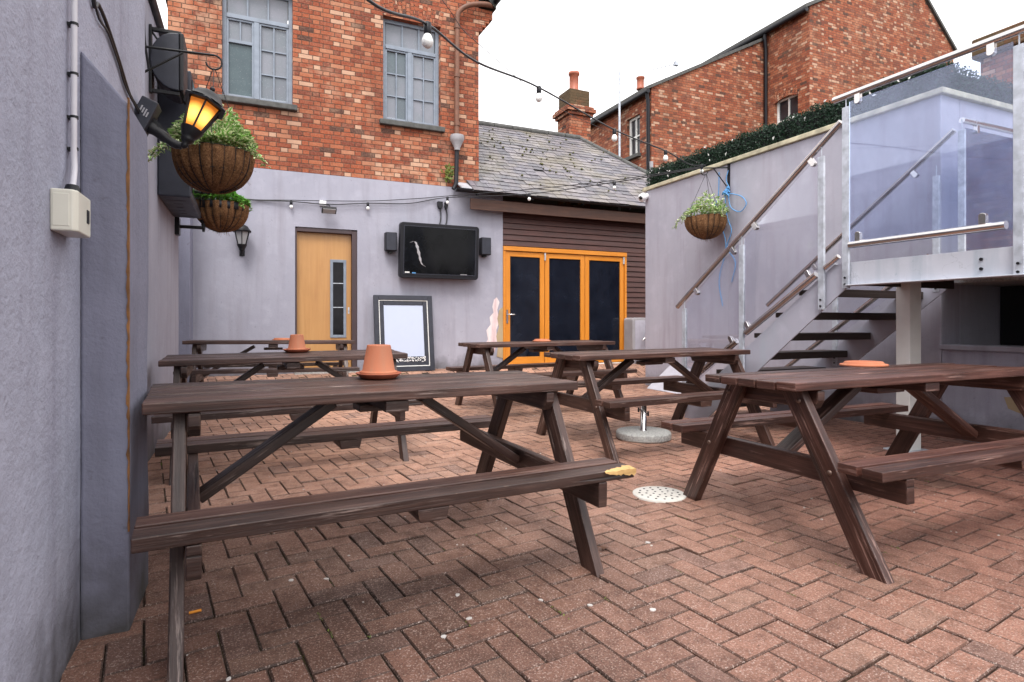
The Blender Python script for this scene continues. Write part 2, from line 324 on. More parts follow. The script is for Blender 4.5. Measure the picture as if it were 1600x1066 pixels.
# ------------------------------------------------------------------ mesh builder
class MB:
    def __init__(s): s.v = []; s.f = []; s.uv = []; s.c = []; s.sm = []
    def face(s, pts, uv=None, c=None, smooth=False):
        i = len(s.v); s.v += [tuple(p) for p in pts]; s.f.append(tuple(range(i, i+len(pts)))); s.uv.append(uv); s.c.append(c); s.sm.append(smooth)
    def mesh(s, verts, faces, uvs=None, c=None, smooth=False):
        i = len(s.v); s.v += [tuple(p) for p in verts]
        for k, f in enumerate(faces):
            s.f.append(tuple(i+j for j in f)); s.uv.append(uvs[k] if uvs else None); s.c.append(c); s.sm.append(smooth)
    def box(s, x0, y0, z0, x1, y1, z1, c=None):
        v = [(x, y, z) for z in (z0, z1) for y in (y0, y1) for x in (x0, x1)]
        s.mesh(v, [(0, 2, 3, 1), (4, 5, 7, 6), (0, 1, 5, 4), (2, 6, 7, 3), (0, 4, 6, 2), (1, 3, 7, 5)], c=c)
    def obox(s, ctr, ax, half, c=None, grain=True):
        ctr = Vector(ctr); a, b, d = [Vector(x).normalized() for x in ax]; h = half
        v = []; loc = []
        for k in (-1, 1):
            for j in (-1, 1):
                for i in (-1, 1):
                    v.append(ctr+a*i*h[0]+b*j*h[1]+d*k*h[2]); loc.append((i*h[0], j*h[1], k*h[2]))
        fs = [(0, 2, 3, 1), (4, 5, 7, 6), (0, 1, 5, 4), (2, 6, 7, 3), (0, 4, 6, 2), (1, 3, 7, 5)]
        ou, ov = random.uniform(0, 50), random.uniform(0, 50)
        pick = [(0, 1), (0, 1), (0, 2), (0, 2), (1, 2), (1, 2)]
        uvs = [[(loc[q][p0]+ou, loc[q][p1]+ov+n*.37) for q in f] for n, (f, (p0, p1)) in enumerate(zip(fs, pick))]
        s.mesh(v, fs, uvs, c)
    def beam(s, p0, p1, wside, wup, up=(0, 0, 1), c=None):
        p0, p1 = Vector(p0), Vector(p1); a = (p1-p0); L = a.length; a.normalize(); up = Vector(up)
        side = a.cross(up); side.normalize(); u = side.cross(a)
        s.obox((p0+p1)/2, (a, side, u), (L/2, wside/2, wup/2), c)
    def tube(s, pts, r, n=8, cap=True, c=None):
        pts = [Vector(p) for p in pts]; rings = []; prev = None
        for i, p in enumerate(pts):
            t = (pts[min(i+1, len(pts)-1)]-pts[max(i-1, 0)]).normalized()
            if prev is None:
                ref = Vector((0, 0, 1)) if abs(t.z) < .9 else Vector((1, 0, 0)); nrm = t.cross(ref).normalized()
            else: nrm = (prev-t*prev.dot(t)).normalized()
            prev = nrm; b = t.cross(nrm); rr = r[i] if isinstance(r, (list, tuple)) else r
            rings.append([p+(nrm*math.cos(2*math.pi*k/n)+b*math.sin(2*math.pi*k/n))*rr for k in range(n)])
        v = [q for rg in rings for q in rg]; f = []
        for i in range(len(pts)-1):
            for k in range(n): f.append((i*n+k, i*n+(k+1) % n, (i+1)*n+(k+1) % n, (i+1)*n+k))
        s.mesh(v, f, None, c, True)
        if cap:
            s.mesh(rings[0], [tuple(range(n))[::-1]], None, c); s.mesh(rings[-1], [tuple(range(n))], None, c)
    def lathe(s, prof, ctr=(0, 0, 0), n=24, smooth=True, mat=None, c=None, close=True):
        ctr = Vector(ctr); v = []; f = []; m_ = mat or Matrix.Identity(3)
        for r, z in prof:
            for k in range(n): v.append(ctr+m_ @ Vector((r*math.cos(2*math.pi*k/n), r*math.sin(2*math.pi*k/n), z)))
        for i in range(len(prof)-1):
            for k in range(n): f.append((i*n+k, i*n+(k+1) % n, (i+1)*n+(k+1) % n, (i+1)*n+k))
        s.mesh(v, f, None, c, smooth)
        if close:
            for i, fl in ((0, True), (len(prof)-1, False)):
                if prof[i][0] > 1e-4:
                    ring = v[i*n:(i+1)*n]; s.mesh(ring, [tuple(range(n))[::-1] if fl else tuple(range(n))], None, c)
    def prism(s, poly, axis, a0, a1, c=None):
        # poly: list of 2-D points; axis 'x','y','z' = extrusion axis
        def P(p, t): return {'x': (t, p[0], p[1]), 'y': (p[0], t, p[1]), 'z': (p[0], p[1], t)}[axis]
        n = len(poly); v = [P(p, a0) for p in poly]+[P(p, a1) for p in poly]
        f = [tuple(range(n)), tuple(range(2*n-1, n-1, -1))]+[(i, i+n, (i+1) % n+n, (i+1) % n) for i in range(n)]
        s.mesh(v, f, None, c)
    def build(s, name, mat, parent=None, bevel=0, origin=(0, 0, 0), seg=2, fixn=True):
        me = bpy.data.meshes.new(name); og = Vector(origin)
        me.from_pydata([Vector(p)-og for p in s.v], [], s.f); me.update()
        anyc = any(c is not None for c in s.c); nl = len(me.loops); uvs = [0.0]*(2*nl); cols = [1.0]*(4*nl)
        for k, p in enumerate(me.polygons):
            p.use_smooth = s.sm[k]; nr = p.normal; a = max(range(3), key=lambda i: abs(nr[i])); c = s.c[k]; fu = s.uv[k]
            for j, li in enumerate(p.loop_indices):
                if fu is not None: q = fu[j]
                else:
                    w3 = s.v[me.loops[li].vertex_index]; q = ((w3[1], w3[2]), (w3[0], w3[2]), (w3[0], w3[1]))[a]
                uvs[2*li] = q[0]; uvs[2*li+1] = q[1]
                if c is not None: cols[4*li:4*li+3] = c
        me.uv_layers.new(name='UVMap'); me.uv_layers['UVMap'].data.foreach_set('uv', uvs)
        anyc = anyc or mat == 'table'
        if mat == 'table' and not any(c is not None for c in s.c): cols = [random.uniform(.75, 1.2)]*(4*nl)
        if anyc: me.color_attributes.new('col', 'FLOAT_COLOR', 'CORNER'); me.color_attributes['col'].data.foreach_set('color', cols)
        if fixn:
            import bmesh
            bm = bmesh.new(); bm.from_mesh(me); bmesh.ops.recalc_face_normals(bm, faces=bm.faces); bm.to_mesh(me); bm.free()
        me.materials.append(M[mat] if isinstance(mat, str) else mat)
        o = bpy.data.objects.new(name, me); COL.objects.link(o)
        if parent is not None: o.parent = parent
        else: o.location = og
        if bevel:
            b = o.modifiers.new('bevel', 'BEVEL'); b.width = bevel; b.segments = seg; b.limit_method = 'ANGLE'; b.angle_limit = R(40)
        return o

def thing(name, label, cat, loc=(0, 0, 0), group=None, rot=(0, 0, 0)):
    o = bpy.data.objects.new(name, None); COL.objects.link(o); o.location = loc; o.rotation_euler = rot
    o.empty_display_size = .1; return tag(o, label, cat, group)
def tag(o, label, cat, group=None):
    o['label'] = label; o['category'] = cat
    if group: o['group'] = group
    return o
def kids(o): return [c for c in bpy.data.objects if c.parent == o]
def copy_tree(o, parent=None):
    c = o.copy(); COL.objects.link(c)
    if parent is not None: c.parent = parent
    for k in kids(o): copy_tree(k, c)
    return c
def B(*a):
    m = MB(); m.box(*a); return m
def wall_xz(mb, x0, x1, z0, z1, y, d, ops, outer=True):
    """front face at y looking to -y with openings (ax0,az0,ax1,az1); reveals d deep"""
    xs = sorted({x0, x1, *[o[0] for o in ops], *[o[2] for o in ops]}); zs = sorted({z0, z1, *[o[1] for o in ops], *[o[3] for o in ops]})
    for i in range(len(xs)-1):
        for j in range(len(zs)-1):
            cx, cz = (xs[i]+xs[i+1])/2, (zs[j]+zs[j+1])/2
            if any(o[0] < cx < o[2] and o[1] < cz < o[3] for o in ops): continue
            mb.face([(xs[i], y, zs[j]), (xs[i+1], y, zs[j]), (xs[i+1], y, zs[j+1]), (xs[i], y, zs[j+1])])
    for a, b, c, e in ops:
        mb.face([(a, y, b), (a, y, e), (a, y+d, e), (a, y+d, b)]); mb.face([(c, y, b), (c, y+d, b), (c, y+d, e), (c, y, e)])
        mb.face([(a, y, e), (c, y, e), (c, y+d, e), (a, y+d, e)]); mb.face([(a, y, b), (a, y+d, b), (c, y+d, b), (c, y, b)])
    if outer:
        mb.face([(x0, y, z0), (x0, y, z1), (x0, y+d, z1), (x0, y+d, z0)]); mb.face([(x1, y, z0), (x1, y+d, z0), (x1, y+d, z1), (x1, y, z1)])
        mb.face([(x0, y, z1), (x1, y, z1), (x1, y+d, z1), (x0, y+d, z1)])
def spline(pts, n=8):
    pts = [Vector(p) for p in pts]; out = []
    P = [2*pts[0]-pts[1]]+pts+[2*pts[-1]-pts[-2]]
    for i in range(1, len(P)-2):
        for k in range(n):
            t = k/n; a, b, c, d = P[i-1], P[i], P[i+1], P[i+2]
            out.append(.5*((2*b)+(-a+c)*t+(2*a-5*b+4*c-d)*t*t+(-a+3*b-3*c+d)*t**3))
    out.append(pts[-1]); return out
def leaf(mb, p, d, up, L, W, c):
    d = Vector(d).normalized(); side = d.cross(Vector(up)); side = side.normalized() if side.length > 1e-4 else Vector((1, 0, 0)); n = side.cross(d)
    p = Vector(p); e = p+d*L-n*L*.12; m0 = p+d*L*.45+n*L*.03
    a = p+d*L*.42+side*W/2+n*W*.22; b = p+d*L*.42-side*W/2+n*W*.22
    mb.mesh([p, a, e, m0, b], [(0, 1, 2, 3), (0, 3, 2, 4)], [[(0, .5), (.4, 1), (1, .5), (.45, .5)], [(0, .5), (.45, .5), (1, .5), (.4, 0)]], c)

def gz(x, y):
    t = min(1, max(0, (y-8.42)/.55)); return .008*y+.2*t*t*(3-2*t)

# ------------------------------------------------------------------ ground and paving (structure)
g = MB(); ys = [-40, -2, 8.4, 8.5, 8.6, 8.7, 8.8, 8.9, 9.0, 9.35, 120]
for i in range(len(ys)-1):
    a, b = ys[i], ys[i+1]; za, zb = gz(0, max(a, -2))-.011, gz(0, min(b, 9.4))-.011
    g.face([(-80, a, za), (80, a, za), (80, b, zb), (-80, b, zb)])
o = g.build('ground', 'joint'); o['kind'] = 'structure'

pv = MB(); ang = R(8.0); ca, sa = math.cos(ang), math.sin(ang); U = .104
def fbm(x, y): return math.sin(x*1.3+.7)*math.sin(y*1.1+2)+.5*math.sin(x*2.9+y*1.7)+.35*math.sin(x*5.1-y*4.2)
for i in range(-30, 110):
    for j in range(-40, 110):
        dd = (i-j) % 4
        if dd == 0: cx, cy, hx, hy = i+1, j+.5, 1, .5
        elif dd == 3: cx, cy, hx, hy = i+.5, j+1, .5, 1
        else: continue
        X, Y = cx*U, cy*U; x, y = X*ca-Y*sa, X*sa+Y*ca
        if not (-1.2 < x < 8.6 and .2 < y < 9.45): continue
        if x < -.75 and y < 6.8: continue
        # lens of sight: skip far outside the frame on the camera side
        gap = random.uniform(.002, .006)/2; ix, iy = hx*U-gap, hy*U-random.uniform(.002, .006)/2; ch = random.uniform(.0028, .0058)
        tx, ty = random.gauss(0, .009), random.gauss(0, .009); dz = random.gauss(0, .0016)
        t = .5+.5*max(-1, min(1, fbm(x, y)*.7)); r = random.random()
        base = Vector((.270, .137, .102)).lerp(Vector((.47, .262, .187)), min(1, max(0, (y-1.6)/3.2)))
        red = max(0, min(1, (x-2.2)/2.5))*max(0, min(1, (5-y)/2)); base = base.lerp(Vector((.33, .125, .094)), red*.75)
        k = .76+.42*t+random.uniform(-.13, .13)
        if r < .06: base = base.lerp(Vector((.17, .11, .10)), .45)
        elif r > .93: base = base.lerp(Vector((.34, .22, .17)), .3)
        dk = math.exp(-(((x-.6)/1.05)**2+((y-2.2)/.6)**2)); k *= 1-.40*dk   # darker rounded patch by the near table
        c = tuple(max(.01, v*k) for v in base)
        def P(a, b, z):
            px, py = X+a, Y+b; wx, wy = px*ca-py*sa, px*sa+py*ca
            return (wx, wy, gz(wx, wy)+dz+a*tx+b*ty+z)
        top = [P(-ix+ch, -iy+ch, 0), P(ix-ch, -iy+ch, 0), P(ix-ch, iy-ch, 0), P(-ix+ch, iy-ch, 0)]
        mid = [P(-ix, -iy, -ch), P(ix, -iy, -ch), P(ix, iy, -ch), P(-ix, iy, -ch)]
        bot = [P(-ix, -iy, -.02), P(ix, -iy, -.02), P(ix, iy, -.02), P(-ix, iy, -.02)]
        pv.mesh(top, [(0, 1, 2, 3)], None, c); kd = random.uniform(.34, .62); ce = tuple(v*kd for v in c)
        pv.mesh(top+mid+bot, [(q+4, (q+1) % 4+4, (q+1) % 4, q) for q in range(4)]+[(q+8, (q+1) % 4+8, (q+1) % 4+4, q+4) for q in range(4)], None, ce)
o = pv.build('paving', 'paving', fixn=False); o['kind'] = 'structure'

# ------------------------------------------------------------------ pub building
YB = 9.3
pub = thing('pub_building', 'red brick pub building with lavender rendered ground floor and grey windows', 'building', (1.2, YB, .2))
OG = (1.2, YB, .2)
W1 = (-.36, 4.25, .585, 5.90); W2 = (1.92, 4.23, 2.86, 5.88); DR = (.615, .2, 1.519, 2.46)
m = MB(); wall_xz(m, -1.03, 3.53, 3.27, 6.5, YB, .30, [W1, W2])
m.face([(3.53, YB, 3.0), (3.53, 15, 3.0), (3.53, 15, 6.5), (3.53, YB, 6.5)]); m.face([(-1.03, YB, 3.0), (-1.03, YB, 6.5), (-1.03, 15, 6.5), (-1.03, 15, 3.0)])
m.face([(-1.03, YB, 6.5), (3.53, YB, 6.5), (1.25, YB, 8.6)])
m.build('brick_wall', 'brick', pub, origin=OG, fixn=False)
m = MB(); wall_xz(m, -1.03, 3.964, 0, 3.27, YB-.018, .30, [DR]); m.build('rendered_wall', 'render', pub, origin=OG, fixn=False)
m = MB()
for sgn, xe in ((-1, -1.25), (1, 3.80)):
    m.prism([(1.25, 8.62), (1.25, 8.74), (xe, 6.44 if sgn > 0 else 6.38), (xe, 6.32 if sgn > 0 else 6.26)], 'y', YB-.12, 15)
m.build('roof', 'slate', pub, origin=OG)
m = MB()
for k, (dx, z0, z1) in enumerate([(.07, 5.95, 6.03), (.13, 6.03, 6.105), (.19, 6.105, 6.18), (.25, 6.18, 6.33)]): m.box(3.532, YB-.004*k, z0, 3.53+dx, YB+.23, z1)
m.build('kneeler', 'brick', pub, .006, OG)
# soldier arch over the second window
for win in (W1, W2):
    m = MB(); n = 15; x0, x1, z0 = win[0], win[2], win[3]; xc = (x0+x1)/2
    for k in range(n):
        t = (k+.5)/n*2-1; x = xc+t*(x1-x0)/2*1.02; a = t*.20
        c = random.choice([(1, 1, 1)])
        m.obox((x+math.sin(a)*.14, YB-.001, z0+.14-.035*t*t+.02), ((math.cos(a), 0, -math.sin(a)), (0, 1, 0), (math.sin(a), 0, math.cos(a))), ((x1-x0)/n/2*.93, .006, .125))
    m.build('brick_arch', 'brick', pub, .003, OG)

def window(win, left_casement_plain, y=YB+.10):
    x0, z0, x1, z1 = win; fw = .055
    fr = MB(); d0, d1 = y, y+.06
    def bar(a, b, c, e, yy=0): fr.box(a, d0+yy, b, c, d1, e)
    bar(x0, z0, x0+fw, z1); bar(x1-fw, z0, x1, z1); bar(x0+fw, z1-fw, x1-fw, z1); bar(x0+fw, z0, x1-fw, z0+fw)
    zt = z1-.44; xm = (x0+x1)/2-.02
    bar(x0+fw, zt-.03, x1-fw, zt+.03, -.012); bar(xm-.035, z0+fw, xm+.035, zt-.03, -.008)
    panes = []
    tw = (x1-x0-2*fw); 
    for k in range(3):
        a = x0+fw+tw*k/3; panes.append((a+.012, zt+.03, a+tw/3-.012, z1-fw))
        if k: bar(a-.012, zt+.03, a+.012, z1-fw, .01)
    for side, (a, b) in enumerate(((x0+fw, xm-.035), (xm+.035, x1-fw))):
        zb, zt2 = z0+fw, zt-.03
        # casement stiles
        cf = .028
        bar(a, zb, a+cf, zt2, .004); bar(b-cf, zb, b, zt2, .004); bar(a+cf, zt2-cf, b-cf, zt2, .004); bar(a+cf, zb, b-cf, zb+cf, .004)
        a2, b2, zb, zt2 = a+cf, b-cf, zb+cf, zt2-cf
        if left_casement_plain and side == 0:
            zm = zt2-.30; bar(a2, zm-.022, b2, zm+.022, .002); c = (a2+b2)/2; bar(c-.01, zm+.022, c+.01, zt2, .012)
            panes += [(a2, zb, b2, zm-.022), (a2, zm+.022, c-.01, zt2), (c+.01, zm+.022, b2, zt2)]
        else:
            c = (a2+b2)/2; hh = (zt2-zb)/3
            for k in (1, 2): bar(a2, zb+hh*k-.01, b2, zb+hh*k+.01, .014)
            bar(c-.01, zb, c+.01, zt2, .012)
            for k in range(3):
                for u, v in ((a2, c-.01), (c+.01, b2)): panes.append((u, zb+hh*k+.01, v, zb+hh*(k+1)-.01))
    f = fr.build('window', 'window_paint', pub, .004, OG)
    g = MB()
    for p in panes:
        r = random.choice([.9, .8, .75, .85, .35, .6]); tl = random.uniform(-.004, .004)
        if left_casement_plain and p[2]-p[0] > .3: r = .12
        g.face([(p[0], d0+.035, p[1]), (p[2], d0+.035+tl, p[1]), (p[2], d0+.035+tl, p[3]), (p[0], d0+.035, p[3])], c=(r, r, r))
    g.build('pane', 'dusty_sky_tint_glass', f, origin=OG)
    s = MB(); s.box(x0-.06, YB-.075, z0-.085, x1+.06, YB+.12, z0-.002); s.build('sill', 'sill', f, .012, OG)
window(W1, True); window(W2, False)

# door
m = MB(); yd = YB+.075
m.box(.64, yd, .335, 1.44, yd+.05, 2.395)
door = m.build('door', 'door', pub, .004, OG)
# grain runs up the leaf
for lp in door.data.uv_layers[0].data: lp.uv = (lp.uv[1], lp.uv[0])
m = MB(); m.box(.616, YB-.005, .2, .64, YB+.16, 2.44); m.box(1.44, YB-.005, .2, 1.518, YB+.16, 2.44); m.box(.64, YB-.005, 2.395, 1.44, YB+.16, 2.458)
m.build('door_frame', 'door_frame', pub, .004, OG)
m = MB(); vx0, vx1, vz0, vz1 = 1.125, 1.365, .80, 2.0
m.box(vx0, yd-.014, vz0, vx0+.042, yd+.001, vz1); m.box(vx1-.042, yd-.014, vz0, vx1, yd+.001, vz1); m.box(vx0+.042, yd-.014, vz1-.042, vx1-.042, yd+.001, vz1); m.box(vx0+.042, yd-.014, vz0, vx1-.042, yd+.001, vz0+.042)
vf = m.build('vision_panel', 'window_paint', door, .003, OG)
m = MB(); m.box(vx0+.042, yd-.006, vz0+.042, vx1-.042, yd-.002, vz1-.042); m.build('pane', 'vision_glass', door, 0, OG)
for zz in (1.26, 1.63): B(vx0+.044, yd-.009, zz, vx1-.044, yd-.0065, zz+.012).build('glazing_bar', 'galv', door, 0, OG)
m = MB(); m.lathe([(.012, 0), (.012, .012)], (1.402, yd-.001, 1.22), 12, mat=Matrix.Rotation(R(90), 3, 'X')); m.box(1.390, yd-.004, 1.17, 1.414, yd-.0005, 1.27); m.build('lock', 'galv', door, 0, OG)
m = MB(); m.box(.60, YB-.16, .2, 1.53, YB-.02, .318); m.build('door_step', 'concrete', pub, .01, OG)
# rainwater pipe and hopper
m = MB(); m.tube(spline([(3.80, 9.24, 6.40), (3.55, 9.2, 6.36), (3.30, 9.2, 6.28), (3.14, 9.22, 6.14), (3.121, 9.225, 5.95)], 6), .042, 12); m.tube([(3.121, 9.225, 5.95), (3.112, 9.225, 4.1)], .042, 12)
for zz in (5.9, 5.1, 4.3): m.tube([(3.118, 9.225, zz-.03), (3.118, 9.225, zz+.03)], .052, 12)
m.build('downpipe', 'brown_pipe', pub, 0, OG)
m = MB(); m.lathe([(.045, -.14), (.05, -.1), (.10, 0), (.115, .03), (.115, .10)], (3.11, 9.19, 4.0), 16); m.build('rainwater_hopper', 'grey_plastic', pub, .004, OG)
m = MB(); m.tube([(3.11, 9.21, 3.88), (3.10, 9.21, 3.32), (3.05, 9.2, 3.22)], .036, 12); m.build('waste_pipe', 'black_plastic', pub, 0, OG)
m = MB(); m.tube(spline([(3.80, 9.05, 6.46), (3.80, 15, 6.46)], 2), .055, 10); m.build('gutter', 'black_plastic', pub, 0, OG)
# peeled paint by the glass doors (thin flakes with an uneven outline)
def patch(pts, y, th, name, mat, parent, og):
    m = MB(); m.prism(pts, 'y', y-th, y+.002); return m.build(name, mat, parent, 0, og)
pp = [(3.80, 1.42), (3.77, 1.30), (3.79, 1.2), (3.72, 1.12), (3.74, 1.0), (3.66, .9), (3.69, .75), (3.62, .62), (3.66, .5), (3.80, .52), (3.86, .7), (3.84, .9), (3.9, 1.05), (3.86, 1.25), (3.9, 1.38), (3.85, 1.46)]
patch(pp, YB-.018, .005, 'peeled_paint', 'peel', pub, OG)
patch([(3.90, 1.25), (3.86, 1.1), (3.89, .95), (3.84, .8), (3.87, .62), (3.85, .45), (3.962, .42), (3.962, 1.3)], YB-.018, .009, 'exposed_render', 'old_wall', pub, OG)
# small fern on the wall by the pipe
m = MB()
for k in range(70):
    a = random.uniform(0, 6.28); leaf(m, (2.99+random.gauss(0, .03), 9.27-random.random()*.05, 3.33+random.random()*.26), (math.cos(a), -.4, random.uniform(-.2, 1)), (0, -1, .3), .07, .03, (random.random(), random.random(), 0))
o = m.build('fern', 'weed', None, 0, (2.99, 9.27, 3.4), fixn=False); tag(o, 'small green fern rooted in the brickwork beside the downpipe', 'plant')

# ------------------------------------------------------------------ slate roofed extension
ext = thing('slate_roofed_extension', 'low extension with mossy slate roof, dark timber cladding and orange folding doors', 'building', (6, YB, .25)); OE = (6, YB, .25)
E0, EZ, RY, RZ = 8.95, 3.17, 11.9, 5.30; sl = (RZ-EZ)/(RY-E0); XL = 3.3; RX = 7.02; HX = 8.60
m = MB(); rows = 23; Ls = math.hypot(RY-E0, RZ-EZ); ud = Vector((0, RY-E0, RZ-EZ)).normalized(); nn = Vector((0, -ud.z, ud.y))
for r in range(rows):
    t0 = r/rows; tl = Ls/rows*1.55; xr = HX+(RX-HX)*t0; x = (3.54 if r > 2 else XL)-(.13 if r % 2 else 0)
    while x < xr:
        wd = random.choice([.20, .21, .22, .17, .23]); x1 = min(x+wd, xr+.03)
        xa = max(x, 3.535 if r > 1 else XL)
        if x1-xa > .04 and random.random() > .002:
            dz = random.gauss(0, .002); p0 = Vector((xa+.003, E0, EZ))+ud*(Ls*t0-random.uniform(0, .022))+nn*(.022+dz); k = random.uniform(.8, 1.18)
            a = Vector((x1-xa-.006, 0, 0)); up = ud*tl-nn*.014; sk_ = ud*random.gauss(0, .003)
            c = tuple(v*k for v in random.choice([(.135, .125, .145), (.165, .148, .162), (.115, .11, .126), (.19, .172, .18)]))
            q = [p0, p0+a+sk_, p0+a+up, p0+up]; lo = [v-nn*.009 for v in q]
            m.mesh(q+lo, [(0, 1, 2, 3), (0, 4, 5, 1), (1, 5, 6, 2), (3, 7, 4, 0), (7, 6, 5, 4)], None, c)
        x = x+wd
m.build('roof_slates', 'slate', ext, 0, OE)
m = MB(); m.face([(XL, E0, EZ-.01), (HX, E0, EZ-.01), (RX, RY, RZ-.01), (XL, RY, RZ-.01)]); m.face([(HX, E0, EZ-.01), (HX, 14.8, EZ-.01), (RX, RY, RZ-.01)]); m.face([(3.54, RY, RZ-.01), (RX, RY, RZ-.01), (HX, 14.8, EZ-.01), (3.54, 14.8, EZ-.01)])
m.build('roof', 'roof_dark', ext, 0, OE, fixn=False)
m = MB()
for k in range(8): x = 3.54+k*.44; m.tube([(x, RY, RZ+.02), (min(x+.43, RX), RY, RZ+.02)], .075, 8)
n = 9
for k in range(n):
    a = Vector((RX, RY, RZ+.02)).lerp(Vector((HX, E0, EZ+.02)), k/n); b = Vector((RX, RY, RZ+.02)).lerp(Vector((HX, E0, EZ+.02)), (k+.97)/n); m.tube([a, b], .055, 8)
m.build('ridge_tiles', 'sill', ext, 0, OE)
m = MB()
for k in range(85):
    x = random.uniform(3.7, 7.4); t = random.betavariate(2.2, 1.6); p = Vector((x, E0, EZ))+ud*Ls*t+nn*.035
    if x > HX+(RX-HX)*t-.1: continue
    s_ = random.uniform(.010, .024); m.lathe([(s_*1.2, -s_*.6), (s_, 0), (s_*.5, s_*.55), (0, s_*.7)], p, 7)
m.build('roof_moss', 'moss', ext, 0, OE)['kind'] = 'stuff'
m = MB(); m.box(3.31, 9.10, 2.895, HX, 9.13, 3.075); m.build('fascia_board', 'fascia', ext, .004, OE)
m = MB(); prof = [(.058*math.cos(a), .058*math.sin(a)) for a in [math.pi+math.pi*k/8 for k in range(9)]]; prof += [(x*.9, z*.9) for x, z in prof[::-1]]
m.prism([(9.03+x, 3.20+z) for x, z in prof], 'x', 3.03, HX+.05); gt = m.build('gutter', 'black_plastic', ext, 0, OE)
for x in (3.4, 4.4, 5.4, 6.4, 7.4): B(x, 9.02, 3.12, x+.025, 9.10, 3.145).build('bracket', 'black_plastic', gt, 0, OE)
m = MB(); m.mesh([(3.12, 8.99, 3.215), (3.52, 8.99, 3.215), (3.52, 9.27, 3.36), (3.12, 9.27, 3.36), (3.12, 8.99, 3.19), (3.52, 8.99, 3.19), (3.52, 9.27, 3.335), (3.12, 9.27, 3.335)], [(0, 1, 2, 3), (7, 6, 5, 4), (0, 4, 5, 1), (0, 3, 7, 4), (1, 5, 6, 2), (2, 6, 7, 3)])
m.build('lead_flashing', 'lead', ext, .004, OE)
# cladding boards
m = MB(); z = 3.12; hb = .098
def board(x0, x1, z): 
    m.mesh([(x0, YB-.012, z), (x1, YB-.012, z), (x1, YB+.006, z+hb-.012), (x0, YB+.006, z+hb-.012), (x0, YB+.016, z+hb), (x1, YB+.016, z+hb), (x0, YB+.016, z), (x1, YB+.016, z)],
           [(0, 1, 3-1, 3), (3, 2, 5, 4), (6, 7, 1, 0)], [[(x0+z*7, z*1.0), (x1+z*7, z), (x1+z*7, z+hb), (x0+z*7, z+hb)], [(x0, z), (x1, z), (x1, z+.01), (x0, z+.01)], [(x0, z), (x1, z), (x1, z+.01), (x0, z+.01)]])
zz = 2.36
while zz < 3.1: board(3.967, 8.3, zz); zz += hb
zz = .24
while zz < 2.34: board(6.51, 8.3, zz); zz += hb
m.build('timber_cladding', 'clad', ext, 0, OE, fixn=False)
m = B(3.97, YB+.18, .1, 8.3, YB+.35, 3.1); m.build('inner_wall', 'dark', ext, 0, OE)
# folding doors
m = MB(); BX0, BX1, BZ0, BZ1 = 3.968, 6.505, .285, 2.345
m.box(BX0, YB-.04, BZ1-.075, BX1, YB+.06, BZ1); m.box(BX0, YB-.03, BZ0, BX0+.045, YB+.06, BZ1-.075); m.box(BX1-.045, YB-.03, BZ0, BX1, YB+.06, BZ1-.075)
bf = m.build('folding_doors', 'orange_wood', ext, .004, OE)
m = B(BX0, YB-.10, BZ0-.06, BX1, YB+.05, BZ0-.002); m.build('threshold', 'white_paint', bf, .004, OE)
lx = [4.015, 4.775, 5.60, 6.458]
for k in range(3):
    a, b = lx[k]+.006, lx[k+1]-.006; z0, z1 = BZ0+.008, BZ1-.085; st = .085
    m = MB(); y0, y1 = YB-.012, YB+.04
    for s0, s1 in ((a, a+st), (b-st, b)): m.beam((( s0+s1)/2, (y0+y1)/2, z0), ((s0+s1)/2, (y0+y1)/2, z1), y1-y0, s1-s0, up=(1, 0, 0))
    m.obox(((a+b)/2, (y0+y1)/2, z1-st/2), ((1, 0, 0), (0, 1, 0), (0, 0, 1)), ((b-a)/2-st, (y1-y0)/2-.0015, st/2)); m.obox(((a+b)/2, (y0+y1)/2, z0+.07), ((1, 0, 0), (0, 1, 0), (0, 0, 1)), ((b-a)/2-st, (y1-y0)/2-.0015, .07))
    m.build('door_leaf', 'orange_wood', bf, .004, OE)
    B(a+st, YB+.012, z0+.14, b-st, YB+.018, z1-st).build('pane', 'door_glass', bf, 0, OE)
m = MB(); m.box(4.03, YB-.022, 1.02, 4.062, YB-.011, 1.25); m.tube([(4.046, YB-.02, 1.17), (4.046, YB-.06, 1.17), (4.17, YB-.062, 1.17)], .010, 8); m.build('handle', 'steel', bf, 0, OE)
for x in (4.775, 6.44):
    m = MB(); m.tube([(x, YB-.025, 2.13), (x, YB-.025, 2.26)], .016, 8); m.build('hinge', 'galv', bf, 0, OE)
# chimney on the ridge
ch = thing('chimney_stack', 'brick chimney stack with mossy cap and single terracotta pot behind the slate roof', 'chimney', (7.38, 12.6, 5.0)); OC = (7.38, 12.6, 5.0)
m = MB(); cx, cy = 7.37, 12.75
m.box(cx-.30, cy-.30, 3.0, cx+.30, cy+.30, 6.08)
for k, (h_, z0, z1) in enumerate([(.35, 6.08, 6.155), (.40, 6.155, 6.25), (.36, 6.25, 6.31)]): m.box(cx-h_, cy-h_, z0, cx+h_, cy+h_, z1)
m.build('stack', 'brick_far', ch, .008, OC)
B(cx-.28, cy-.28, 6.31, cx+.28, cy+.28, 6.72).build('cap', 'brick_mossy', ch, .01, OC)
m = MB(); m.lathe([(.13, 6.72), (.145, 6.77), (.115, 6.81), (.115, 7.16), (.14, 7.18), (.14, 7.24), (.10, 7.24), (.095, 7.0)], (cx, cy, 0), 20); m.build('chimney_pot', 'terracotta_wet', ch, 0, OC)
# mast
m = MB(); m.tube([(8.035, 11.75, 0), (8.035, 11.75, 6.98)], .028, 10); o = m.build('mast', 'galv', None, 0, (8.035, 11.75, 0)); tag(o, 'tall thin grey metal pole rising behind the slate roof', 'pole')

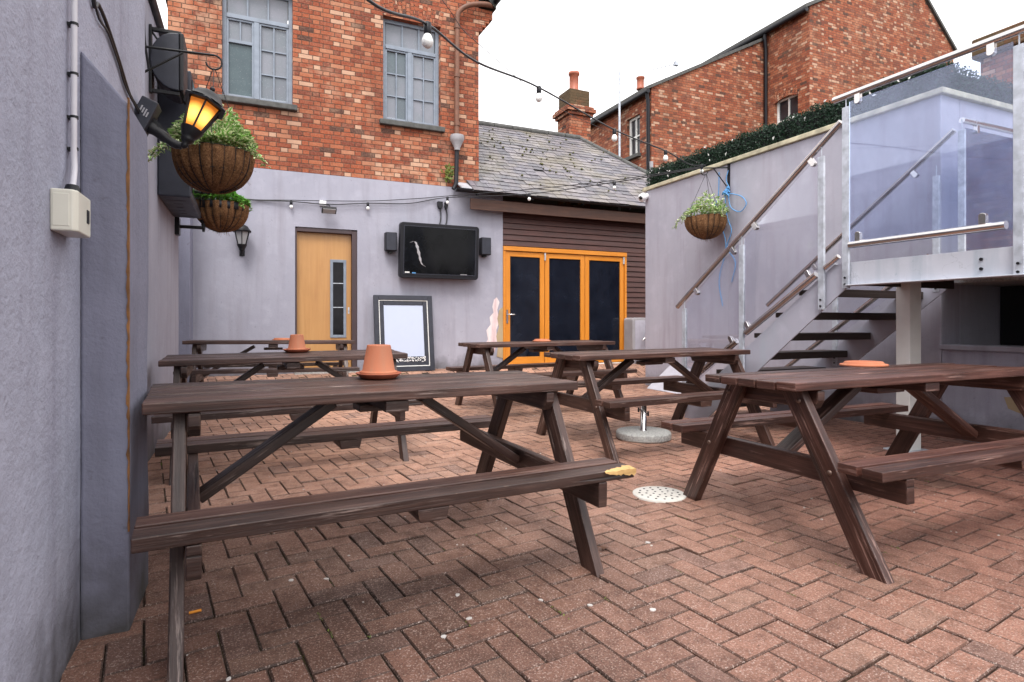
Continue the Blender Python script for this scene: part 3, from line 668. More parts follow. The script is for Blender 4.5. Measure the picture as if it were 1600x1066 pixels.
# ------------------------------------------------------------------ houses behind
hs1 = thing('gabled_house', 'tall red brick house with steep gable and arched white window behind hedge', 'house', (17.1, 11.3, 0)); OH = (17.1, 11.3, 0)
hx0, hx1, hy, ze, ap = 13.9, 20.34, 11.32, 9.62, 11.68; xm = 18.0
m = MB(); m.face([(hx0, hy, 0), (hx1, hy, 0), (hx1, hy, ze), (xm, hy, ap), (hx0, hy, ze)]); m.face([(hx1, hy, 0), (hx1, hy+9, 0), (hx1, hy+9, ze), (hx1, hy, ze)])
wy0, wy1, wz0, wz1 = 11.69, 12.49, 6.2, 7.45
ysl = [hy, wy0, wy1, hy+9]; zsl = [0, wz0, wz1, ze]
for i in range(3):
    for j in range(3):
        if i == 1 and j == 1: continue
        m.face([(hx0, ysl[i], zsl[j]), (hx0, ysl[i+1], zsl[j]), (hx0, ysl[i+1], zsl[j+1]), (hx0, ysl[i], zsl[j+1])])
for a, b in ((wy0, wy0), (wy1, wy1)): m.face([(hx0, a, wz0), (hx0+.2, a, wz0), (hx0+.2, a, wz1), (hx0, a, wz1)])
m.face([(hx0, wy0, wz1), (hx0, wy1, wz1), (hx0+.2, wy1, wz1), (hx0+.2, wy0, wz1)]); m.face([(hx0, wy0, wz0), (hx0, wy1, wz0), (hx0+.2, wy1, wz0), (hx0+.2, wy0, wz0)])
m.face([(hx0, hy+9, 0), (hx1, hy+9, 0), (hx1, hy+9, ze), (xm, hy+9, ap), (hx0, hy+9, ze)])
m.build('wall', 'brick_far', hs1, 0, OH, fixn=False)
m = MB()
for xe in (hx0-.22, hx1+.22):
    z2 = ze-.22*(ap-ze)/abs(xm-(hx0 if xe < xm else hx1)); m.prism([(xm, ap+.03), (xm, ap+.13), (xe, z2+.11), (xe, z2+.01)], 'y', hy-.07, hy+9.1)
m.build('roof', 'sill', hs1, 0, OH)
m = MB(); m.tube([(hx0-.17, hy-.05, ze-.12), (hx0-.17, hy+9, ze-.12)], .07, 8); m.build('gutter', 'black_plastic', hs1, 0, OH)
m = MB(); m.tube(spline([(hx0-.15, 12.70, ze-.1), (hx0-.12, 12.72, ze-.35), (hx0-.07, 12.74, ze-.6)], 4)+[Vector((hx0-.07, 12.74, 3))], .05, 8); m.build('downpipe', 'black_plastic', hs1, 0, OH)
def sash(parent, og, x, y0, y1, z0, z1, arch):
    m = MB(); t = .06
    m.box(x, y0, z0, x+.08, y0+t, z1); m.box(x, y1-t, z0, x+.08, y1, z1); m.box(x, y0+t, z1-t, x+.08, y1-t, z1); m.box(x, y0+t, z0, x+.08, y1-t, z0+t)
    m.box(x+.01, (y0+y1)/2-.02, z0+t, x+.08, (y0+y1)/2+.02, z1-t); m.box(x+.012, y0+t, (z0+z1)/2-.02, x+.08, y1-t, (z0+z1)/2+.02)
    f = m.build('window', 'white_paint', parent, .006, og)
    B(x+.05, y0+.01, z0+.01, x+.06, y1-.01, z1-.01).build('pane', 'far_glass', f, 0, og)
    B(x-.19, y0-.06, z0-.1, x+.06, y1+.06, z0-.002).build('sill', 'sill', f, .006, og)
sash(hs1, OH, hx0+.1, wy0, wy1, wz0, wz1, True)
m = MB(); n = 12
for k in range(n):
    t = (k+.5)/n*2-1; a = t*.3; m.obox((hx0+.01, (wy0+wy1)/2+t*.46, wz1+.10-.10*t*t), ((1, 0, 0), (0, math.cos(a), -math.sin(a)), (0, math.sin(a), math.cos(a))), (.02, .034, .115))
m.build('brick_arch', 'brick_far', hs1, .004, OH)
hs2 = thing('lean_to_house', 'lower red brick wing with sloping lean-to roof and white sash window', 'house', (11.8, 12.84, 0)); OL = (11.8, 12.84, 0)
lx0, ly, lz0, lz1 = 9.80, 12.84, 7.30, 9.36
m = MB(); m.face([(lx0, ly, 0), (hx0-.003, ly, 0), (hx0-.003, ly, lz1), (lx0, ly, lz0)])
v0, v1, q0, q1 = 13.35, 13.95, 5.68, 6.78; ysl = [ly, v0, v1, 17.5]; zsl = [0, q0, q1, lz0]
for i in range(3):
    for j in range(3):
        if i == 1 and j == 1: continue
        m.face([(lx0, ysl[i], zsl[j]), (lx0, ysl[i+1], zsl[j]), (lx0, ysl[i+1], zsl[j+1]), (lx0, ysl[i], zsl[j+1])])
for a in (v0, v1): m.face([(lx0, a, q0), (lx0+.15, a, q0), (lx0+.15, a, q1), (lx0, a, q1)])
m.face([(lx0, v0, q1), (lx0, v1, q1), (lx0+.15, v1, q1), (lx0+.15, v0, q1)])
m.build('wall', 'brick_far', hs2, 0, OL, fixn=False)
sash(hs2, OL, lx0+.08, v0, v1, q0, q1, False)
m = MB(); sl2 = (lz1-lz0)/(hx0-lx0); m.prism([(lx0-.18, lz0-.18*sl2), (lx0-.18, lz0-.18*sl2+.09), (hx0-.02, lz1+.09), (hx0-.02, lz1)], 'y', ly-.05, 17.5); m.build('roof', 'sill', hs2, 0, OL)
m = MB(); m.tube([(lx0-.14, ly-.05, lz0-.12), (lx0-.14, 17.5, lz0-.12)], .06, 8); m.build('gutter', 'black_plastic', hs2, 0, OL)
m = MB(); m.tube([(lx0-.13, ly+.03, lz0-.12), (lx0-.07, ly+.05, lz0-.4), (lx0-.07, ly+.05, 3)], .05, 8); m.build('downpipe', 'black_plastic', hs2, 0, OL)
m = MB(); m.tube([(lx0+.35, ly-.06, 3), (lx0+.35, ly-.06, 5.2)], .05, 8); m.tube([(lx0-.05, ly-.06, 3), (lx0-.05, ly-.06, 5.3)], .05, 8); m.build('soil_pipe', 'grey_plastic', hs2, 0, OL)
m = MB(); m.lathe([(.11, 0), (.12, .03), (.10, .06), (.10, .28), (.12, .30), (.12, .34)], (10.0, 13.6, 7.55), 14); m.build('chimney_pot', 'terracotta_wet', hs2, 0, OL)
# aerial
an = thing('television_aerial', 'thin silver television aerial above the lean-to roof', 'aerial', (10.7, 13.4, 7.8)); OA = (10.7, 13.4, 7.8)
m = MB(); m.tube([(10.7, 13.4, 7.7), (10.7, 13.4, 8.32)], .015, 6); m.build('pole', 'galv', an, 0, OA)
m = MB(); a0, a1 = Vector((10.25, 13.6, 8.12)), Vector((11.0, 13.25, 8.32)); m.tube([a0, a1], .010, 6)
for k in range(7):
    p = a0.lerp(a1, k/7+.04); m.tube([p+Vector((-.08, -.16, .02)), p+Vector((.08, .16, -.02))], .006, 5)
m.box(10.9, 13.2, 8.25, 11.02, 13.3, 8.36); m.build('elements', 'galv', an, 0, OA)
# far right brick wall with mossy coping
fw = thing('far_brick_wall', 'old brick wall with mossy coping above the glass balustrade at far right', 'wall', (10.2, 5.3, 0)); OF = (10.2, 5.3, 0)
B(10.2, -1, 0, 10.5, 5.3, 5.05).build('brickwork', 'brick_far', fw, 0, OF); B(10.1, -1.05, 5.05, 10.6, 5.38, 5.36).build('coping', 'brick_mossy', fw, .03, OF)

# ------------------------------------------------------------------ left boundary wall
lw = thing('left_boundary_wall', 'tall slate-lavender rendered wall with sloping buttress along the left side', 'wall', (-.5, 2.5, 0)); OW = (-.5, 2.5, 0)
B(-.95, -4, -.1, -.5, 3.6, 3.36).build('near_wall', 'render_left', lw, .012, OW)
B(-1.0, 3.6, -.1, -.665, 6.9, 3.36).build('rear_wall', 'render', lw, .01, OW)
B(-1.3, 6.9, -.1, -1.05, 9.27, 3.0).build('alcove_wall', 'render', lw, .01, OW)
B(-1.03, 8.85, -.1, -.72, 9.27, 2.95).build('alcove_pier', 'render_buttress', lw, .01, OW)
m = MB(); p = [(-.499, 2.30), (-.366, 2.30), (-.366, 2.69), (-.499, 2.69)]; zt = [1.925, 1.765, 1.775, 1.935]
n = 9; v = []; 
for k in range(n+1):
    for q, (x, y) in enumerate(p):
        z = -.1+(zt[q]+.1)*k/n; jx = 0 if k == n else random.gauss(0, .002)
        v.append((x+(jx if q in (1, 2) else 0), y+(random.gauss(0, .0015) if q < 2 else 0), z))
f = [(3+n*4, 2+n*4, 1+n*4, n*4)]
for k in range(n):
    for q in range(4): f.append((k*4+q, k*4+(q+1) % 4, (k+1)*4+(q+1) % 4, (k+1)*4+q))
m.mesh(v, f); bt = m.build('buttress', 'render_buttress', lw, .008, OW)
m = MB(); random.seed(5); v = []; z = .35; L_ = []
while z < 1.79:
    L_.append((z, random.uniform(.002, .008) if z > .6 else random.uniform(.001, .004), random.uniform(.0015, .004))); z += random.uniform(.01, .03)
for z, a, b in L_: v += [(-.366-a, 2.297, z), (-.3645, 2.296, z), (-.3645+b*.3, 2.299+b, z), (-.3655, 2.304+b*2, z)]
f = [(k*4+q, k*4+q+1, k*4+q+5, k*4+q+4) for k in range(len(L_)-1) for q in range(3)]
m.mesh(v, f)
m.build('rusty_edge_bead', 'rust', lw, 0, OW)
m = MB(); m.tube(spline([(-.655, 3.58, 3.39), (-.655, 5, 3.385), (-.655, 6.95, 3.39)], 4), .035, 8); m.build('wall_top_pipe', 'black', lw, 0, OW)
# conduit and switch box
cd = thing('cable_conduit', 'pale vertical conduit pipe clipped to left wall above cream box', 'conduit', (-.48, 2.15, 2)); OD = (-.48, 2.15, 2)
m = MB(); m.tube(spline([(-.482, 2.17, 3.2), (-.482, 2.155, 2.3), (-.482, 2.15, 1.85), (-.482, 2.148, 1.58), (-.478, 2.135, 1.50), (-.472, 2.09, 1.44), (-.47, 2.075, 1.425)], 6), .0085, 12); m.build('pipe', 'conduit', cd, 0, OD)
for z in (1.94, 1.79, 1.66, 1.565):
    m = MB(); m.tube([(-.482, 2.152, z-.004), (-.482, 2.152, z+.004)], .0112, 12); m.box(-.5, 2.150, z-.004, -.48, 2.176, z+.004); m.build('clip', 'black', cd, 0, OD)
m = MB(); m.tube([(-.47, 2.075, 1.412), (-.47, 2.078, 1.44)], [.024, .016], 12); m.build('gland', 'black_plastic', cd, 0, OD)
jb = thing('switch_box', 'cream plastic switch box fixed on the left wall under the conduit', 'switch box', (-.47, 2.06, 1.35)); OJ = (-.47, 2.06, 1.35)
m = MB(); m.prism([(-.5, 1.985), (-.448, 1.985), (-.438, 2.0), (-.438, 2.135), (-.448, 2.15), (-.5, 2.15)], 'z', 1.297, 1.413); m.build('box', 'cream_plastic', jb, .005, OJ, 3)
m = MB(); m.box(-.44, 2.09, 1.335, -.4355, 2.115, 1.375); m.build('rocker', 'black_plastic', jb, .002, OJ)
m = MB(); m.box(-.494, 1.9835, 1.31, -.456, 1.986, 1.40); m.build('cover_plate', 'cream_plastic', jb, .002, OJ)
m = MB(); m.tube(spline([(-.49, 2.30, 2.6), (-.49, 2.42, 2.165), (-.49, 2.50, 2.17), (-.49, 2.617, 2.165), (-.49, 2.845, 2.121), (-.49, 3.0, 2.08), (-.49, 3.12, 2.061), (-.48, 3.30, 2.05), (-.47, 3.36, 2.04)], 6), .0068, 8)
m.tube(spline([(-.491, 2.34, 2.6), (-.491, 2.45, 2.163), (-.49, 2.66, 2.14), (-.491, 2.86, 2.105), (-.49, 3.02, 2.06), (-.48, 3.32, 2.035)], 6), .004, 6)
o = m.build('lamp_cable', 'cable', None, 0, (-.49, 2.8, 2.1)); tag(o, 'black cable running down the left wall to the lit lantern', 'cable')
m = MB(); m.tube(spline([(-.655, 4.6, 3.33), (-.65, 4.62, 3.1), (-.65, 4.66, 2.95), (-.64, 4.75, 2.8)], 6), .008, 6); o = m.build('speaker_cable', 'cable', None, 0, (-.65, 4.6, 3)); tag(o, 'thin black cable dropping behind the curved wall speaker', 'cable')

# curved speaker
sp = thing('wall_speaker', 'black curved-back loudspeaker bracketed high on the left wall above lantern', 'speaker', (-.55, 5.0, 2.95)); OS = (-.55, 5.0, 2.95)
m = MB(); z0, z1, xf = 2.735, 3.155, -.472; poly = [(xf, z0), (xf, z1)]
for k in range(13):
    a = math.pi/2+math.pi*k/12; poly.append((xf-.02+.165*math.cos(a), (z0+z1)/2+(z1-z0)/2*math.sin(a)))
m.prism(poly, 'y', 4.92, 5.22); m.build('cabinet', 'charcoal', sp, .008, OS)
B(xf+.001, 4.915, z0-.002, xf+.03, 5.225, z1+.002).build('grille', 'black', sp, .008, OS)
m = MB(); m.box(-.662, 4.93, 2.70, -.645, 4.97, 3.19); m.box(-.645, 4.935, 3.15, -.46, 4.965, 3.175); m.box(-.645, 4.935, 2.705, -.47, 4.965, 2.73); m.tube([(-.65, 4.95, 3.15), (-.56, 4.95, 3.02)], .008, 6); m.build('bracket', 'black', sp, .002, OS)
# weatherproof screen cabinet
tc = thing('screen_cabinet', 'tall black weatherproof screen cabinet on left wall with slotted underside', 'cabinet', (-.55, 5.85, 2.5)); OT = (-.55, 5.85, 2.5)
B(-.664, 5.36, 2.04, -.43, 6.42, 3.06).build('housing', 'charcoal', tc, .012, OT)
B(-.431, 5.42, 2.09, -.424, 6.36, 3.01).build('screen', 'screen', tc, .002, OT)
m = MB()
for y, w_ in ((5.52, .14), (5.68, .07), (5.84, .05), (6.0, .05), (6.16, .05), (6.30, .12)): m.box(-.55-w_/2, y, 2.0375, -.55+w_/2, y+.035, 2.0395)
m.build('vent_slots', 'black', tc, 0, OT)

# lanterns
def lantern(name, label, loc, rot, arm_from, lit, group=None):
    t = thing(name, label, 'wall lamp', loc, group, rot)
    m = MB(); n = 6
    def ring(r, z, off=0): return [Vector((r*math.cos(2*math.pi*k/n+R(30)), r*math.sin(2*math.pi*k/n+R(30)), z)) for k in range(n)]
    r0, r1 = ring(.058, .0), ring(.105, .185)
    for k in range(n): m.beam(r0[k], r1[k], .011, .011)
    for rr in (r0, r1):
        for k in range(n): m.beam(rr[k], rr[(k+1) % n], .013, .013)
    m.build('cage', 'black', t, 0)
    g = MB(); a, b = ring(.054, .003), ring(.101, .182)
    for k in range(n): g.face([a[k], a[(k+1) % n], b[(k+1) % n], b[k]])
    g.build('glass', 'amber' if lit else 'lantern_glass', t, 0)
    if lit:
        m = MB(); m.lathe([(0, .05), (.018, .06), (.026, .085), (.02, .115), (.0, .125)], (0, 0, 0), 12); m.build('bulb', 'glow', t)
    m = MB(); m.lathe([(.135, .178), (.138, .19), (.128, .2)], (0, 0, 0), 6, False, Matrix.Rotation(R(30), 3, 'Z')); m.lathe([(.122, .2), (.105, .215), (.092, .235), (.078, .258), (.052, .275), (.022, .284), (.010, .287)], (0, 0, 0), 24); m.lathe([(.009, .286), (.009, .296), (.018, .306), (.012, .318), (0, .322)], (0, 0, 0), 12)
    m.build('cap', 'black', t, 0)
    m = MB(); m.lathe([(.066, .004), (.062, -.012), (.046, -.045), (.036, -.06), (.040, -.07), (.03, -.085), (.018, -.10), (.022, -.112), (.012, -.13), (0, -.135)], (0, 0, 0), 20); m.build('socket', 'black', t, 0)
    return t
L1 = lantern('lit_lantern', 'lit amber six-sided coach lantern leaning off the left wall', (-.262, 3.325, 2.000), (R(-4), R(22), R(8)), None, True)
L1.scale = (.80, .80, .80)
m = MB(); m.tube(spline([(-.452, 3.34, 2.00), (-.40, 3.335, 1.965), (-.345, 3.33, 1.925), (-.305, 3.325, 1.915)], 5), [.030]*3+[.026]*5+[.021]*5+[.018]*3, 10)
m.mesh([(-.45, 3.345, 2.07), (-.45, 3.33, 2.07), (-.45, 3.33, 1.98), (-.45, 3.345, 1.98), (-.33, 3.345, 1.93), (-.33, 3.33, 1.93)], [(0, 1, 5, 4), (1, 2, 5), (0, 4, 3), (2, 3, 4, 5), (0, 3, 2, 1)])
arm = m.build('arm', 'black', L1, 0); 
m = MB(); m.obox((-.468, 3.335, 2.035), ((math.cos(R(24)), 0, -math.sin(R(24))), (0, 1, 0), (math.sin(R(24)), 0, math.cos(R(24)))), (.038, .055, .085)); bp = m.build('base_box', 'charcoal', L1, .006)
m = MB()
for k in range(4):
    m.obox((-.492+.008*k+.02, 3.2785, 2.045-.010*k+.02), ((math.cos(R(24)), 0, -math.sin(R(24))), (0, 1, 0), (math.sin(R(24)), 0, math.cos(R(24)))), (.003, .001, random.uniform(.008, .018)))
lb = m.build('rating_label', 'grey_plastic', L1, 0)
bpy.context.view_layer.update()
for q in (arm, bp, lb): q.matrix_parent_inverse = L1.matrix_world.inverted()
L2 = lantern('wall_lantern', 'unlit black coach lantern on the rendered wall left of the wooden door', (-.10, 9.13, 2.13), (0, 0, 0), None, False)
m = MB(); m.tube([(0, 0, -.06), (0, .0, -.12)], .02, 8); m.tube(spline([(0, 0, -.10), (0, .03, -.13), (0, .08, -.12), (0, .14, -.06)], 5), .014, 8); m.obox((0, .145, -.07), ((1, 0, 0), (0, 1, 0), (0, 0, 1)), (.035, .008, .075)); m.build('arm', 'black', L2, .004)
L3 = lantern('wall_lantern', 'black coach lantern on a wall bracket just below the lower basket on the left wall', (-.42, 6.60, 2.12), (0, 0, 0), None, False)
m = MB(); m.tube([(-.235, .0, -.14), (0, 0, -.14)], .018, 8); m.tube([(0, 0, -.18), (0, 0, -.08)], [.012, .024], 8); m.obox((-.225, 0, -.14), ((1, 0, 0), (0, 1, 0), (0, 0, 1)), (.02, .06, .085)); m.build('arm', 'black', L3, .004)

# ------------------------------------------------------------------ hanging baskets
def basket(label, loc, lush, seed, trail, band=False, mat='leaf', hang=.5, size=.95):
    random.seed(seed); t = thing('hanging_basket', label, 'hanging basket', loc, 'coir lined hanging baskets of ivy'); t.scale = (size, size, size)
    m = MB(); r, h = .25, .29; prof = []; n = 80
    for k in range(11):
        a = math.pi/2*k/10; prof.append((r*math.sin(a)*(.995 if k < 10 else 1)+(.02 if k == 0 else 0)*0, -h*math.cos(a)**.8 if k else -h))
    ph = [random.uniform(0, 6.28) for _ in range(8)]; v = []; f = []
    for i, (rr, z) in enumerate(prof):
        for k in range(n):
            a = 2*math.pi*k/n; lump = .024*abs(math.sin(a*10))**.6+.006*math.sin(a*5+ph[0]+z*9)+.005*math.sin(a*13+ph[1]); q = rr+lump*(rr/r) 
            v.append((q*math.cos(a), q*math.sin(a), z+.006*math.sin(a*3+ph[2])))
    for i in range(10):
        for k in range(n): f.append((i*n+k, i*n+(k+1) % n, (i+1)*n+(k+1) % n, (i+1)*n+k))
    f.append(tuple(range(n))[::-1]); m.mesh(v, f, None, None, True); m.face([(v[10*n+k][0]*.97, v[10*n+k][1]*.97, -.02) for k in range(n)])
    liner = m.build('liner', 'coir', t)
    # loose coir fibres
    m = MB()
    for k in range(170):
        a = random.uniform(0, 6.28); e = random.uniform(.1, 1.5); p = Vector((r*1.02*math.sin(e)*math.cos(a), r*1.02*math.sin(e)*math.sin(a), -h*math.cos(e))); d = Vector((p.x, p.y, p.z*.4)).normalized()*random.uniform(.01, .03)+Vector((random.gauss(0, .014), random.gauss(0, .014), random.gauss(-.008, .014)))
        m.tube([p, p+d], .0009, 3, False)
    m.build('fibres', 'coir', t)['kind'] = 'stuff'
    m = MB(); N_ = 20
    for k in range(N_):
        a = 2*math.pi*k/N_; m.tube([(1.012*rr*math.cos(a), 1.012*rr*math.sin(a), z) for rr, z in prof[1:]], .0036, 5, False)
    for idx in (10, 7, 4):
        rr, z = prof[idx]; m.tube([(1.05*rr*math.cos(2*math.pi*k/32), 1.05*rr*math.sin(2*math.pi*k/32), z) for k in range(33)], .003 if idx == 10 else .0022, 5, False)
    m.build('wire_frame', 'black', t)
    if band:
        m = MB(); m.lathe([(r*.99, -.075), (r*1.045, -.07), (r*1.055, 0), (r*1.0, 0)], (0, 0, 0), 36, close=False); m.build('rim_band', 'black_plastic', t)
    for k in range(3):
        a = 2*math.pi*k/3+.5; m = MB(); m.tube([(r*1.03*math.cos(a), r*1.03*math.sin(a), 0), (.006*math.cos(a), .006*math.sin(a), hang)], .0028, 5); m.build('chain', 'black', t)
    m = MB(); rc = random.random
    for k in range(lush):
        a = rc()*6.283; rr = r*math.sqrt(rc())*1.02; x, y = rr*math.cos(a), rr*math.sin(a)
        mound = (.26 if mat == 'leaf' else .13)*(1-(rr/r)**2*.75)*(.75+.5*math.sin(a*3+seed))+.02
        z = .01+mound*rc()**.45; d = Vector((math.cos(a)*rr/r+random.gauss(0, .5), math.sin(a)*rr/r+random.gauss(0, .5), random.uniform(-.15, .9)))
        leaf(m, (x, y, z), d, (random.gauss(0, .3), random.gauss(0, .3), 1), random.uniform(.036, .07), random.uniform(.030, .052), (rc(), rc()**.5 if mat == 'leaf' else rc()*.7, 0))
    st = MB()
    for (ta, ln, rise) in trail:
        p = Vector((r*.9*math.cos(ta), r*.9*math.sin(ta), .02)); d = Vector((math.cos(ta), math.sin(ta), rise)); pts = [p.copy()]
        for k in range(9):
            p = p+d.normalized()*ln/9; d.z -= .32; d.x += random.gauss(0, .1); d.y += random.gauss(0, .1); pts.append(p.copy())
            for q in range(3): leaf(m, p, (random.gauss(0, 1), random.gauss(0, 1), random.uniform(-.6, .5)), (0, 0, 1), random.uniform(.025, .048), random.uniform(.02, .038), (rc(), rc()**.5, 0))
        st.tube(pts, .002, 4, False)
    m.build('foliage', mat, t, fixn=False)
    if trail: st.build('stems', 'weed', t)
    return t
b1 = basket('nearest hanging basket on the left wall, brimming with variegated ivy beside the lit lantern', (-.205, 4.14, 2.105), 1500, 3, [(3.6, .28, .3), (3.2, .34, .2), (2.9, .25, .5), (0.1, .17, .5), (5.6, .2, .6), (4.4, .14, .6), (3.9, .36, .1)], hang=.62, size=.86)
b2 = basket('lower hanging basket on the left wall with black rim band and bright green plants', (-.265, 6.68, 2.235), 1000, 5, [(.2, .12, .6), (5.4, .14, .4), (3.0, .12, .5)], True, 'leaf_green', .42)
m = MB()
for (x, y, z) in ((.10, -.14, .065), (.13, -.10, .07), (-.05, -.2, .06)):
    for k in range(5): a = k*1.257; leaf(m, (x, y, z), (math.cos(a), -.35, math.sin(a)), (0, -1, 0), .03, .028, None)
m.build('pansy', 'petal', b2, fixn=False)
b3 = basket('hanging basket of trailing variegated ivy on the right wall beside blue rope', (5.30, 5.83, 2.37), 520, 9, [(2.7, .30, .35), (2.3, .26, .4), (3.1, .22, .4), (4.6, .16, .5), (.2, .14, .4)], hang=.58)
random.seed(21)
m = MB()
for k in range(16):
    a = random.uniform(0, 6.28); x, y = random.gauss(.02, .06), random.gauss(0, .06); tip = Vector((x*1.8, y*1.8, random.uniform(.12, .27)))
    for q in range(9): p = Vector((x, y, 0)).lerp(tip, q/8); leaf(m, p, (random.gauss(0, 1), random.gauss(0, 1), .5), (0, 0, 1), .045, .034, (random.random(), random.random()**.6, 0))
m.build('upright_sprigs', 'leaf', b3, fixn=False)
def scroll_bracket(label, pw, tip, drop=.28):
    t = thing('basket_bracket', label, 'bracket', pw, 'iron basket brackets'); m = MB(); pw = Vector(pw); tp = Vector(tip); d = (tp-pw); 
    m.box(pw.x-.006 if d.x > 0 else pw.x-.012, pw.y-.015, pw.z-drop, pw.x+.012 if d.x > 0 else pw.x+.006, pw.y+.015, pw.z+.05)
    m.tube([pw+Vector((0, 0, .0)), tp], .008, 8); m.tube([pw+Vector((0, 0, -drop+.03)), pw+d*.62+Vector((0, 0, -.01))], .007, 8)
    c = tp+Vector((0, 0, -.045)); u = d.normalized(); m.tube([c+u*.045*math.sin(a)+Vector((0, 0, .045*math.cos(a))) for a in [k*.33 for k in range(15)]], .006, 6)
    m.build('iron_work', 'black', t, 0, pw); return t
scroll_bracket('black scrolled bracket on left wall carrying the nearest basket', (-.66, 4.14, 2.70), (-.205, 4.14, 2.72), .24)
scroll_bracket('black scrolled bracket on left wall carrying the lower basket', (-.66, 6.68, 2.68), (-.265, 6.68, 2.70), .2)
t3 = scroll_bracket('black iron bracket on the right wall carrying basket and festoon cable', (5.612, 5.76, 3.02), (5.28, 5.84, 3.00), .31)
# blue rope
m = MB(); rp = lambda pts, r=.006: m.tube(spline(pts, 6), r, 7)
rp([(5.59, 5.75, 2.98), (5.585, 5.78, 2.86), (5.58, 5.72, 2.74), (5.58, 5.80, 2.70)]); rp([(5.60, 5.92, 3.0), (5.595, 5.93, 2.7), (5.595, 6.0, 2.5), (5.595, 5.88, 2.3), (5.60, 5.8, 2.0), (5.60, 5.92, 1.6), (5.60, 5.86, 1.25)])
rp([(5.58, 5.8, 2.70), (5.585, 5.66, 2.66), (5.59, 5.52, 2.60), (5.59, 5.45, 2.5), (5.59, 5.55, 2.42), (5.585, 5.70, 2.5), (5.58, 5.74, 2.68)]); rp([(5.58, 5.80, 2.70), (5.59, 5.77, 2.4), (5.595, 5.70, 2.2), (5.60, 5.78, 2.0), (5.60, 5.64, 1.8), (5.6, 5.70, 1.55)])
for k in range(8):
    a = random.uniform(0, 6.28); rp([(5.575+random.gauss(0, .012), 5.77+random.gauss(0, .03), 2.70+random.gauss(0, .03)) for q in range(4)], .009)
o = m.build('blue_rope', 'rope', None, 0, (5.58, 5.77, 2.7)); tag(o, 'blue rope knotted to the bracket and dangling down the right wall', 'rope')

# ------------------------------------------------------------------ right wall, hedge, stairs
rw = thing('right_boundary_wall', 'long pale lavender rendered wall with stone coping on the right', 'wall', (5.62, 5.4, 0)); OR = (5.62, 5.4, 0)
XR = 5.62; ZR = 3.07
m = MB(); m.box(XR, 3.23, -.1, XR+.28, 7.52, ZR); m.box(XR+.28, 3.23, -.1, 12, 3.5, ZR); m.build('wall_body', 'render_right', rw, .01, OR)
m = MB(); m.box(XR-.035, 3.195, ZR, XR+.31, 7.55, ZR+.055); m.box(XR+.31, 3.195, ZR, 12, 3.53, ZR+.055); m.build('coping', 'stone', rw, .008, OR)
tw = thing('terrace_retaining_wall', 'low grey retaining wall under the steel landing with peeling plaster', 'wall', (5.62, 1.5, 0)); OTW = (5.62, 1.5, 0)
m = MB(); m.box(XR, -1.5, -.1, XR+.25, 3.227, .80); m.box(XR, -1.5, .80, XR+.25, .9, 1.38); m.build('wall_body', 'render_left', tw, .01, OTW)
B(XR-.04, .9, .80, XR+.3, 3.227, .845).build('sill', 'render', tw, .006, OTW)
m = MB(); m.box(XR+.9, .5, .2, XR+1.0, 3.22, 1.4); m.box(XR+.25, .5, .2, XR+.9, .6, 1.4); m.build('store_lining', 'dark', tw, 0, OTW)
m = MB(); m.prism([(2.35, .62), (2.42, .55), (2.55, .53), (2.62, .45), (2.75, .43), (2.72, .34), (2.6, .30), (2.45, .33), (2.3, .28), (2.1, .34), (2.0, .5), (2.1, .68), (2.25, .72)], 'x', XR-.004, XR+.003); m.build('peeled_plaster', 'old_wall', tw, 0, OTW)
B(XR+.0, -1.5, 1.38, 12, 3.228, 1.48).build('terrace_slab', 'concrete', tw, .006, OTW)
# hedge
m = MB(); c = random.random
def hedge_run(p0, p1, h, dpt, n):
    p0, p1 = Vector(p0), Vector(p1); d = (p1-p0); L = d.length; d.normalize(); s = Vector((d.y, -d.x, 0))
    for k in range(n):
        f = c(); t = c()*L
        hh = .9*h*(1+.05*math.sin(t*7)+.07*math.sin(t*17+1)+.05*math.sin(t*41))
        if f < .5: p = p0+d*t+s*(dpt/2+random.gauss(.0, .012))+Vector((0, 0, c()*hh)); nrm = s
        elif f < .85: p = p0+d*t+s*(c()-.5)*dpt+Vector((0, 0, hh+random.gauss(0, .014))); nrm = Vector((0, 0, 1))
        else: p = p0+d*t-s*(dpt/2+random.gauss(0, .012))+Vector((0, 0, c()*hh)); nrm = -s
        dr = nrm*random.uniform(.2, 1.2)+Vector((random.gauss(0, .7), random.gauss(0, .7), random.gauss(.2, .6)))
        leaf(m, p, dr, nrm+Vector((random.gauss(0, .4), random.gauss(0, .4), random.gauss(.3, .4))), random.uniform(.018, .036), random.uniform(.010, .020), (c()**1.5, 1 if c() > .93 else c()*.25, 0))
hz = ZR+.06
hedge_run((XR+.14, 7.5, hz), (XR+.14, 3.2, hz), .27, .24, 17000); hedge_run((XR+.1, 3.36, hz), (9.5, 3.36, hz), .25, .22, 8000)
hd_ = m.build('hedge_strip', 'leaf_hedge', None, 0, (XR+.14, 5.3, hz), fixn=False); tag(hd_, 'dark green artificial hedge strip along the top of the right wall', 'hedge')
m = MB(); m.box(XR+.05, 3.29, hz, XR+.22, 7.46, hz+.23); m.box(XR+.22, 3.29, hz, 9.5, 3.43, hz+.21); m.build('hedge_core', 'dark', hd_, 0, (XR+.14, 5.3, hz))
m = MB()
for k in range(26):
    y = random.uniform(3.4, 7.4); p = (XR-.005+random.gauss(0, .01), y, hz+random.uniform(.04, .28)); a = random.uniform(0, 6.28); leaf(m, p, (-.2, math.cos(a), math.sin(a)), (-1, 0, 0), random.uniform(.03, .055), .02, None)
m.build('pale_specks', 'white_paint', hd_, 0, (XR+.14, 5.3, hz), fixn=False)  # small pale specks scattered over the yard side of the hedge

